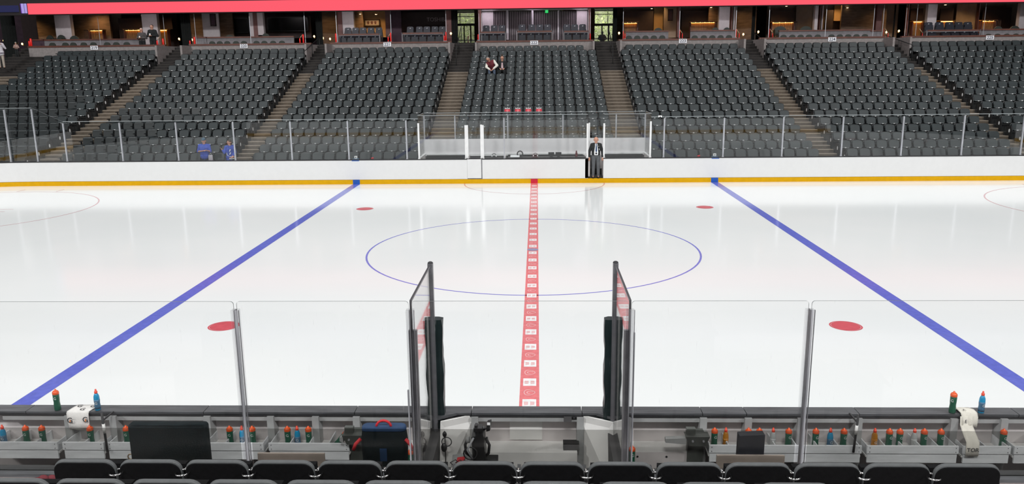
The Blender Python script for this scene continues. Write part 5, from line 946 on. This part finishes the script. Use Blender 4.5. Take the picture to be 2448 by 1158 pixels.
def person(lab, loc, rz=0, scale=1.0, skin='skin', top='royal_blue', legs='slacks_grey', shoe='shoe_black', hair='hair_brown', sleeves='long', pose=None, hat=None, group=None, vox=0.012, longtop=0.0, jacket=None, seated=False, bust=1.0):
    J = {'pelvis': (0, 0, 0.95), 'waist': (0, 0, 1.10), 'chest': (0, -0.01, 1.30), 'neck': (0, 0.0, 1.47), 'head': (0, -0.015, 1.60), 'shl': (-0.172, 0, 1.405), 'shr': (0.172, 0, 1.405), 'ell': (-0.245, 0.03, 1.14), 'elr': (0.245, 0.03, 1.14), 'wrl': (-0.255, -0.04, 0.90), 'wrr': (0.255, -0.04, 0.90), 'hil': (-0.09, 0, 0.92), 'hir': (0.09, 0, 0.92), 'knl': (-0.105, -0.015, 0.50), 'knr': (0.105, -0.015, 0.50), 'anl': (-0.11, 0.02, 0.09), 'anr': (0.11, 0.02, 0.09)}
    J.update(pose or {}); V_ = {k: Vector(v) for k, v in J.items()}
    o = thing('person', lab, 'person', loc, rz, group); o.scale = (scale,)*3
    p, ws, ch, nk, hd = V_['pelvis'], V_['waist'], V_['chest'], V_['neck'], V_['head']; X = (V_['shr']-V_['shl']).normalized(); up = (hd-nk).normalized(); fw = X.cross(up)*-1.0
    fw = -fw if fw.y > 0 and rz == 0 and not pose else fw
    face = J.get('face'); fw = Vector(face).normalized() if face else Vector((0, -1, 0))
    B = [(hd+up*0.035, 0.094, hd+up*0.035-fw*0.02, 0.096), (hd-up*0.05+fw*0.015, 0.070, hd-up*0.075+fw*0.028, 0.052), (nk-up*0.03, 0.066, hd-up*0.05, 0.062)]
    B += [(hd+fw*0.094+up*0.015, 0.010, hd+fw*0.104-up*0.015, 0.014), (hd+X*0.092+up*0.01, 0.014, hd+X*0.092-up*0.025, 0.012), (hd-X*0.092+up*0.01, 0.014, hd-X*0.092-up*0.025, 0.012)]
    md = (ch+ws)*0.5; ml = (p+ws)*0.5
    T = [(ch-X*0.085, 0.105*bust, ch+X*0.085, 0.105*bust), (ws-X*0.065, 0.105*bust, ws+X*0.065, 0.105*bust), (p-X*0.06, 0.11, p+X*0.06, 0.11), (p, 0.125, ws, 0.125*bust), (ws, 0.125*bust, ch, 0.125*bust), (ch, 0.11, nk-up*0.05, 0.075), (V_['shl'], 0.062, V_['shr'], 0.062), (md-X*0.078, 0.106*bust, md+X*0.078, 0.106*bust), (ml-X*0.062, 0.106, ml+X*0.062, 0.106), (ch-X*0.08, 0.10, (V_['shl']+V_['shr'])*0.5-X*0.10, 0.075), (ch+X*0.08, 0.10, (V_['shl']+V_['shr'])*0.5+X*0.10, 0.075)]
    B += [(a_, r0*0.85, b_, r1*0.85) for a_, r0, b_, r1 in T]
    for s in 'lr':
        sh, el, wr = V_['sh'+s], V_['el'+s], V_['wr'+s]; B += [(sh, 0.048, el, 0.040), (el, 0.040, wr, 0.027)]+hand(wr, (wr-el), 1 if s == 'l' else -1)
        hi, kn, an = V_['hi'+s], V_['kn'+s], V_['an'+s]; B += [(hi, 0.080, kn, 0.052), (kn, 0.052, an, 0.036), (an, 0.036, an+fw*0.14-Vector((0, 0, 0.045)), 0.028)]
    blob('body', B, skin, o, vox*0.75, 2)
    arms = []
    for s in 'lr':
        sh, el, wr = V_['sh'+s], V_['el'+s], V_['wr'+s]; arms.append((sh, 0.066, el, 0.060))
        if sleeves == 'long': arms.append((el, 0.058, wr-(wr-el)*0.06, 0.046))
    hem = [(p-X*0.06-Vector((0, 0, longtop)), 0.142, p+X*0.06-Vector((0, 0, longtop)), 0.142), (p-Vector((0, 0, longtop)), 0.15, ws, 0.15), (p-X*0.065, 0.145, p+X*0.065, 0.145)] if longtop else []
    blob('top', [(a_, r0+0.014, b_, r1+0.014) for a_, r0, b_, r1 in T[:2]+T[4:]]+[(ws-X*0.05-Vector((0, 0, 0.06)), 0.122, ws+X*0.05-Vector((0, 0, 0.06)), 0.122)]+arms+hem, top, o, vox)
    lg = [(p-X*0.055, 0.122, p+X*0.055, 0.122), (p, 0.128, ws-Vector((0, 0, 0.05)), 0.122)]; sho = []
    for s in 'lr':
        hi, kn, an = V_['hi'+s], V_['kn'+s], V_['an'+s]; lg += [(hi, 0.100, kn, 0.074), (kn, 0.074, an, 0.062)]; sho += [(an-Vector((0, 0, 0.045)), 0.045, an+fw*0.16-Vector((0, 0, 0.052)), 0.036)]
    blob('trousers', lg, legs, o, vox); blob('shoes', sho, shoe, o, vox)
    if hair: blob('hair', [(hd+up*0.055-fw*0.02, 0.092, hd+up*0.06-fw*0.03, 0.092), (hd-fw*0.06, 0.062, hd-fw*0.065-up*0.05, 0.05)], hair, o, vox)
    if hat:
        h_ = blob('cap', [(hd+up*0.075, 0.096, hd+up*0.08-fw*0.02, 0.096), (hd+up*0.075+fw*0.06-X*0.04, 0.02, hd+up*0.07+fw*0.16, 0.016), (hd+up*0.075+fw*0.06+X*0.04, 0.02, hd+up*0.07+fw*0.16, 0.016)], hat, o, vox)
    q = MB()
    for s in (-1, 1): q.ball(tuple(hd+fw*0.089+X*s*0.034+up*0.022), 0.0085, 8)
    q.build('eyes', 'eye_dark', o); q = MB(); q.capsule(hd+fw*0.086-X*0.02-up*0.05, 0.005, hd+fw*0.086+X*0.02-up*0.05, 0.005, 8); q.build('mouth', 'lip', o)
    return o, V_
# the official in the gateway
of, J = person('official in black blazer, white shirt and tie standing in the open gateway', (2.665, 26.02, 0.19), 0, 1.03, top='blazer', legs='slacks_grey', hair=None, pose={'ell': (-0.265, 0.05, 1.14), 'elr': (0.265, 0.05, 1.14), 'wrl': (-0.275, 0.0, 0.90), 'wrr': (0.275, 0.0, 0.90), 'knl': (-0.10, -0.015, 0.50), 'knr': (0.10, -0.015, 0.50)}, vox=0.010)
q = MB(); rr = []
for z, w_, y in ((0.985, 0.075, -0.142), (1.10, 0.085, -0.155), (1.25, 0.065, -0.152), (1.36, 0.050, -0.135), (1.46, 0.042, -0.088)): rr.append([(-w_, y, z), (0, y-0.012, z), (w_, y, z), (w_, y+0.03, z), (-w_, y+0.03, z)])
q.rings(rr, 0, True, False); q.build('shirt_front', 'shirt_white', of)
q = MB(); q.rings([[(-w_, y_, z_), (w_, y_, z_), (w_, y_+0.01, z_), (-w_, y_+0.01, z_)] for w_, y_, z_ in ((0.022, -0.112, 1.46), (0.015, -0.135, 1.42), (0.022, -0.163, 1.36), (0.030, -0.178, 1.25), (0.034, -0.182, 1.16), (0.006, -0.180, 1.10))], 0, True, False); q.build('tie', 'tie_blue', of)
q = MB(); q.box(-0.035, 0.035, -0.182, -0.174, 1.03, 1.09); q.build('badge', 'black_plastic', of); q = MB(); q.tube([(-0.05, -0.10, 1.45), (-0.03, -0.172, 1.25), (0, -0.18, 1.09), (0.03, -0.172, 1.25), (0.05, -0.10, 1.45)], 0.005, 5); q.build('lanyard', 'logo_white', of)
for x in (0.10, 0.125): q = MB(); q.box(x-0.015, x+0.015, -0.152, -0.135, 1.345 if x < 0.11 else 1.20, 1.37 if x < 0.11 else 1.26); q.build('pin', 'plate_grey', of)
q = MB(); q.box(-0.11, 0.11, -0.135, -0.120, 0.965, 0.99); q.build('belt', 'shoe_black', of); blob('hair', [(Vector((-0.082, 0.02, 1.62)), 0.03, Vector((-0.05, 0.07, 1.60)), 0.045), (Vector((0.082, 0.02, 1.62)), 0.03, Vector((0.05, 0.07, 1.60)), 0.045)], 'hair_grey', of, 0.01)
# two spectators behind the glass
p = at(488, 328, 26.7); zf = p[2]-1.78
person('man in blue T-shirt and dark cap with crossed forearms behind the glass', (p[0], 26.62, zf), 0, 1.0, top='royal_blue', sleeves='short', legs='dark_cloth', hat='cap_teal', bust=1.25, pose={'shl': (-0.21, 0, 1.41), 'shr': (0.21, 0, 1.41), 'ell': (-0.29, -0.02, 1.15), 'elr': (0.28, -0.06, 1.16), 'wrl': (0.04, -0.26, 1.20), 'wrr': (0.22, -0.30, 1.22), 'face': (0.15, -1, -0.1)}, longtop=0.03)
p = at(549, 331, 26.7); zf2 = p[2]-1.74
jm, J = person('person in blue jersey with white and red hem stripes behind the glass', (p[0], 26.62, zf2), 0, 0.97, top='royal_blue', legs='dark_cloth', hair='hair_brown', longtop=0.12, pose={'face': (-1, -0.15, 0), 'shl': (-0.13, -0.13, 1.41), 'shr': (0.13, 0.13, 1.41), 'ell': (-0.20, -0.18, 1.16), 'elr': (0.20, 0.12, 1.15), 'wrl': (-0.26, -0.22, 1.28), 'wrr': (0.16, -0.10, 1.02)}, vox=0.012)
for z0, z1, m_ in ((0.86, 0.915, 'shirt_white'), (0.915, 0.955, 'stripe_red'), (0.955, 0.985, 'shirt_white')): q = MB(); q.lathe([(0.172, z0), (0.172, z1)], 24); o_ = q.build('hem_stripe', m_, jm); o_.scale = (1.12, 0.98, 1)
for z0 in (1.26, 1.12): q = MB(); q.hexa([(0.02, -0.170, z0-0.05), (0.05, -0.170, z0-0.05), (0.05, -0.15, z0-0.05), (0.02, -0.15, z0-0.05), (0.05, -0.165, z0+0.05), (0.10, -0.160, z0+0.05), (0.10, -0.14, z0+0.05), (0.05, -0.14, z0+0.05)]); q.build('jersey_mark', 'shirt_white', jm)
q = MB(); q.tube([(-0.10, -0.150, 1.16), (-0.09, -0.168, 1.06), (-0.02, -0.172, 1.02), (-0.05, -0.168, 0.99)], 0.014, 6); q.build('jersey_mark', 'shirt_white', jm)
# two people seated in the middle section
kz = 12; sx1 = at(1177, 172, ROW_Y[kz])[0]; sx2 = at(1201, 172, ROW_Y[kz])[0]; fz = FLOOR[kz]
SIT = {'pelvis': (0, 0.0, 0.55), 'waist': (0, 0.0, 0.70), 'chest': (0, -0.02, 0.92), 'neck': (0, -0.02, 1.10), 'head': (0, -0.05, 1.25), 'shl': (-0.18, -0.02, 1.04), 'shr': (0.18, -0.02, 1.04), 'ell': (-0.25, -0.08, 0.80), 'elr': (0.25, -0.08, 0.80), 'wrl': (-0.12, -0.30, 0.70), 'wrr': (0.12, -0.30, 0.70), 'hil': (-0.09, -0.02, 0.54), 'hir': (0.09, -0.02, 0.54), 'knl': (-0.13, -0.45, 0.54), 'knr': (0.13, -0.45, 0.54), 'anl': (-0.13, -0.42, 0.09), 'anr': (0.13, -0.42, 0.09)}
P2 = dict(SIT); P2.update({'chest': (-0.06, -0.14, 0.90), 'neck': (-0.14, -0.24, 1.05), 'head': (-0.20, -0.33, 1.15), 'shl': (-0.25, -0.18, 0.96), 'shr': (0.10, -0.12, 1.06), 'ell': (-0.30, -0.32, 0.74), 'elr': (0.28, -0.22, 0.82), 'wrl': (-0.12, -0.46, 0.62), 'wrr': (0.10, -0.46, 0.66), 'face': (-0.5, -1, -0.5)})
s1, J = person('seated person in maroon and cream sweater leaning over in the middle section', (sx1, ROW_Y[kz]-0.05, fz), 0, 1.05, top='maroon', legs='jeans', hair='hair_grey', pose=P2, vox=0.014)
blob('cream_sleeve', [(J['shr'], 0.078, J['elr'], 0.075), (J['elr'], 0.074, J['wrr'], 0.055), (J['shl']+Vector((-0.02, -0.02, -0.05)), 0.070, J['ell'], 0.072), (J['ell'], 0.07, J['wrl'], 0.052)], 'towel_cream', s1, 0.014)
P3 = dict(SIT); P3.update({'head': (0, -0.06, 1.26)})
s2, J = person('seated person in dark jacket and pale top with a high hair bun', (sx2, ROW_Y[kz]-0.05, fz), 0, 1.0, top='dark_cloth', legs='dark_cloth', hair='hair_brown', pose=P3, vox=0.014)
blob('hair_bun', [(Vector((0, -0.02, 1.39)), 0.06, Vector((0, -0.02, 1.44)), 0.05)], 'hair_brown', s2, 0.014); blob('pale_top', [(Vector((0, -0.115, 0.98)), 0.05, Vector((0, -0.13, 0.72)), 0.075)], 'pink_cloth', s2, 0.014)
# two people standing in the loge above section 219, two at the left edge, one silhouetted at the doors
p1 = at(362, 58, 43.1); p0 = at(337, 66, 43.2)
HOLD = {'ell': (-0.28, 0.0, 1.14), 'elr': (0.28, 0.0, 1.14), 'wrl': (-0.06, -0.22, 1.16), 'wrr': (0.06, -0.22, 1.14)}
for pp, lab, tp, lg, hr, yy, cup in ((p1, 'person in black top holding a cup in the loge beside the pale pillar', 'dark_cloth', 'dark_cloth', 'hair_brown', 43.1, 1), (p0, 'person in grey sweater holding a cup in the loge left of the pillar', 'grey_cloth', 'dark_cloth', 'hair_grey', 43.2, 1)):
    o_, J = person(lab, (pp[0], yy, 5.75), 0, (pp[2]-5.75)/1.76, top=tp, legs=lg, hair=hr, pose=HOLD, vox=0.016); q = MB(); q.lathe([(0.03, 1.14), (0.042, 1.26)], 10, (0, -0.30, 0)); q.build('cup', 'shirt_white', o_)
pf = at(7, 164, 39.4); ptop = at(7, 90, 39.4)
e1, J = person('person in white striped jersey and khaki trousers on the left-edge stairs', (pf[0], 39.35, pf[2]), 0.5, (ptop[2]-pf[2])/1.78, top='jersey_white', legs='khaki', hair='hair_brown', pose={'face': (0.3, -1, 0), 'elr': (0.30, -0.08, 1.16), 'wrr': (0.14, -0.18, 1.36)}, vox=0.016, longtop=0.10)
for z0, z1, m_ in ((0.80, 0.835, 'shirt_white'), (0.845, 0.87, 'stripe_dark'), (0.89, 0.915, 'stripe_dark')): q = MB(); q.lathe([(0.20, z0), (0.20, z1)], 18); o_ = q.build('hem_stripe', m_, e1); o_.scale = (1, 0.8, 1)
ptop = at(38, 100, 42.6); person('person in patterned rose shirt and pale cap near the left-edge stairs', (ptop[0], 42.55, FLOOR[17]-0.05), 0.2, (ptop[2]-FLOOR[17]+0.05)/1.78, top='pattern_rose', legs='dark_cloth', hat='khaki', pose=HOLD, vox=0.016)
ptop = at(1440, 73, 47.5); person('dark hooded figure silhouetted against the right glazed doors', (ptop[0], 47.5, 5.8), 0, (ptop[2]-5.8)/1.80, top='dark_cloth', legs='dark_cloth', hair='dark_cloth', skin='dark_cloth', pose={'ell': (-0.34, 0.0, 1.16), 'elr': (0.34, 0.0, 1.16), 'wrl': (-0.2, -0.2, 1.02), 'wrr': (0.2, -0.2, 1.02), 'face': (0, 1, 0)}, bust=1.25, vox=0.016)
o = thing('clear_bag', 'clear plastic bag with white print hanging beside the man in blue', 'bag', (at(503, 370, 26.5)[0], 26.5, 1.0)); q = bagbody(0.20, 0.07, 0.26, 0.03, 0.95, 3); q.build('body', 'clear_bag', o); q = MB(); q.tube([(-0.05, 0, 0.25), (0, 0, 0.36), (0.05, 0, 0.25)], 0.006, 6); q.build('strap', 'logo_white', o)

# ================================================================== SMALL THINGS AT THE FAR BOARDS
for u, lab in ((851, 'small white camera housing on the far boards above the left blue line'), (1708, 'small white camera housing on the far boards above the right blue line')):
    p = at(u, 380, 26.1); o = thing('board_camera', lab, 'camera', (p[0], 26.1, 1.076), 0, 'cameras on the far boards'); q = MB(); q.box(-0.06, 0.06, -0.03, 0.05, 0.03, 0.14); q.build('housing', 'plate_white', o); q = MB(); q.tube([(0, -0.034, 0.085), (0, -0.028, 0.085)], 0.025, 12); q.build('lens', 'black_plastic', o); q = MB(); q.box(-0.13, 0.13, -0.03, 0.05, 0, 0.03); q.build('base', 'label_blue', o)
p = at(1578, 276, 26.0); o = thing('glass_sensor', 'white sensor clipped to the top of the far glass right of the penalty box', 'sensor', (p[0], 26.0, 2.79)); q = MB(); q.box(-0.075, 0.075, -0.05, 0.06, 0.0, 0.07); q.build('case', 'plate_white', o); q = MB(); q.box(-0.03, 0.03, -0.056, -0.05, -0.10, 0.03); q.build('lens_panel', 'black_plastic', o)
for u, lab in ((890, 'small red cloth on the ledge left of the penalty box'), (1670, 'small red cloth on the ledge right of the penalty box')):
    p = at(u, 378, 26.15); o = thing('red_cloth', lab, 'cloth', (p[0], 26.15, 1.075)); q = MB(); q.ball((0, 0, 0.03), (0.07, 0.04, 0.035), 10); q.ball((0.03, -0.01, 0.05), (0.04, 0.03, 0.03), 8); q.build('fabric', 'strap_red', o)
ZL = 1.076
def cpx(u): return at(u, 375, 26.35)[0]
cn = thing('box_counter', 'dark counter along the front of the timekeeper box', 'counter', (0.5, 26.4, 0.25)); q = MB(); q.box(-1.65, 1.75, -0.18, 0.22, 0.80, 0.84); q.build('top', 'black_plastic', cn)
for x in (-1.5, 0.05, 1.6): q = MB(); q.box(x-0.03, x+0.03, -0.1, 0.18, 0, 0.80); q.build('leg', 'aluminium_dark', cn)
ZK = 1.09
for u, k, lab in ((1181, 'head', 'black headset with white cups lying on the timekeeper counter'), (1318, 'mon', 'black monitor facing away on the timekeeper counter, left one'), (1335, 'mon', 'black monitor facing away on the timekeeper counter, right one'), (1231, 'note', 'white paper pad on the timekeeper counter'), (1243, 'disc', 'dark round fan standing on the timekeeper counter'), (1280, 'head', 'second black headset on the timekeeper counter beside the fan'), (1378, 'bot', 'red drink bottle standing at the right end of the timekeeper counter')):
    o = thing({'head': 'headset', 'mon': 'monitor', 'note': 'paper_pad', 'disc': 'desk_fan', 'bot': 'drink_bottle'}[k], lab, {'head': 'headset', 'mon': 'monitor', 'note': 'paper', 'disc': 'fan', 'bot': 'bottle'}[k], (cpx(u), 26.40, ZK))
    if k == 'head': q = MB(); q.torus((0, 0, 0.07), 0.09, 0.012, 16, 6, axis='y'); q.build('headband', 'black_plastic', o); q = MB(); q.ball((-0.09, 0, 0.05), (0.03, 0.03, 0.045), 8); q.ball((0.09, 0, 0.05), (0.03, 0.03, 0.045), 8); q.build('ear_cup', 'shirt_white', o)
    if k == 'mon': q = MB(); q.box(-0.13, 0.13, -0.02, 0.02, 0.04, 0.20); q.build('screen', 'black_plastic', o); q = MB(); q.box(-0.06, 0.06, -0.04, 0.04, 0, 0.04); q.build('foot', 'black_plastic', o)
    if k == 'note': q = MB(); q.hexa([(-0.2, -0.1, 0), (0.2, -0.1, 0), (0.2, 0.1, 0.0), (-0.2, 0.1, 0.0), (-0.2, -0.1, 0.02), (0.2, -0.1, 0.02), (0.2, 0.1, 0.08), (-0.2, 0.1, 0.08)]); q.build('sheets', 'shirt_white', o)
    if k == 'disc': q = MB(); q.torus((0, 0.08, 0.13), 0.12, 0.025, 18, 6, axis='y'); q.build('ring', 'black_plastic', o); q = MB(); [q.box(-0.10, 0.10, 0.075, 0.085, 0.13+dz-0.005, 0.13+dz+0.005) for dz in (-0.06, 0, 0.06)]; q.build('grille', 'seat_frame', o); q = MB(); q.box(-0.06, 0.06, 0.03, 0.13, 0, 0.02); q.build('foot', 'black_plastic', o)
    if k == 'bot':
        q = MB(); q.lathe([(0.05, 0), (0.055, 0.02), (0.05, 0.15), (0.03, 0.2)], 12); q.build('body', 'maroon', o); q = MB(); q.lathe([(0.03, 0.2), (0.035, 0.24), (0.02, 0.26)], 12); q.build('lid', 'maroon', o)

# ---------------------------------------------------------------- pieces that belong to a part hang under that part
SUB = {'glint_plate': ['seat_pan'], 'edge_highlight': ['seat_pan'], 'reserved_tag': ['seat_pan'], 'logo_tag': ['seat_pan', 'backrest'], 'row_plate': ['end_panel'], 'number': ['board'], 'wording': ['screen', 'board', 'case'], 'print': ['cloth'], 'eyes': ['body'], 'mouth': ['body'], 'tie': ['shirt_front'], 'badge': ['body', 'shirt_front'], 'lanyard': ['shirt_front'], 'pin': ['top'], 'belt': ['trousers'], 'hem_stripe': ['top'], 'jersey_mark': ['top'], 'logo': ['body'], 'bolt': ['bracket'], 'monitor_light': ['monitor'], 'switch': ['case'], 'motif': ['canvas'], 'cup_holder': ['armrest'], 'post_cap': ['front_post'], 'handle': ['lid'], 'glow_field': ['screen']}
stem = lambda o: o.name.rsplit('.', 1)[0] if o.name.rsplit('.', 1)[-1].isdigit() else o.name
kids = {}
for o in list(S.objects):
    if o.parent is not None: kids.setdefault(o.parent.name, []).append(o)
for pn, ch in kids.items():
    if bpy.data.objects[pn].parent is not None: continue
    by = {}
    for o in ch: by.setdefault(stem(o), o)
    for o in ch:
        for host in SUB.get(stem(o), []):
            if host in by and by[host] is not o: o.parent = by[host]; break
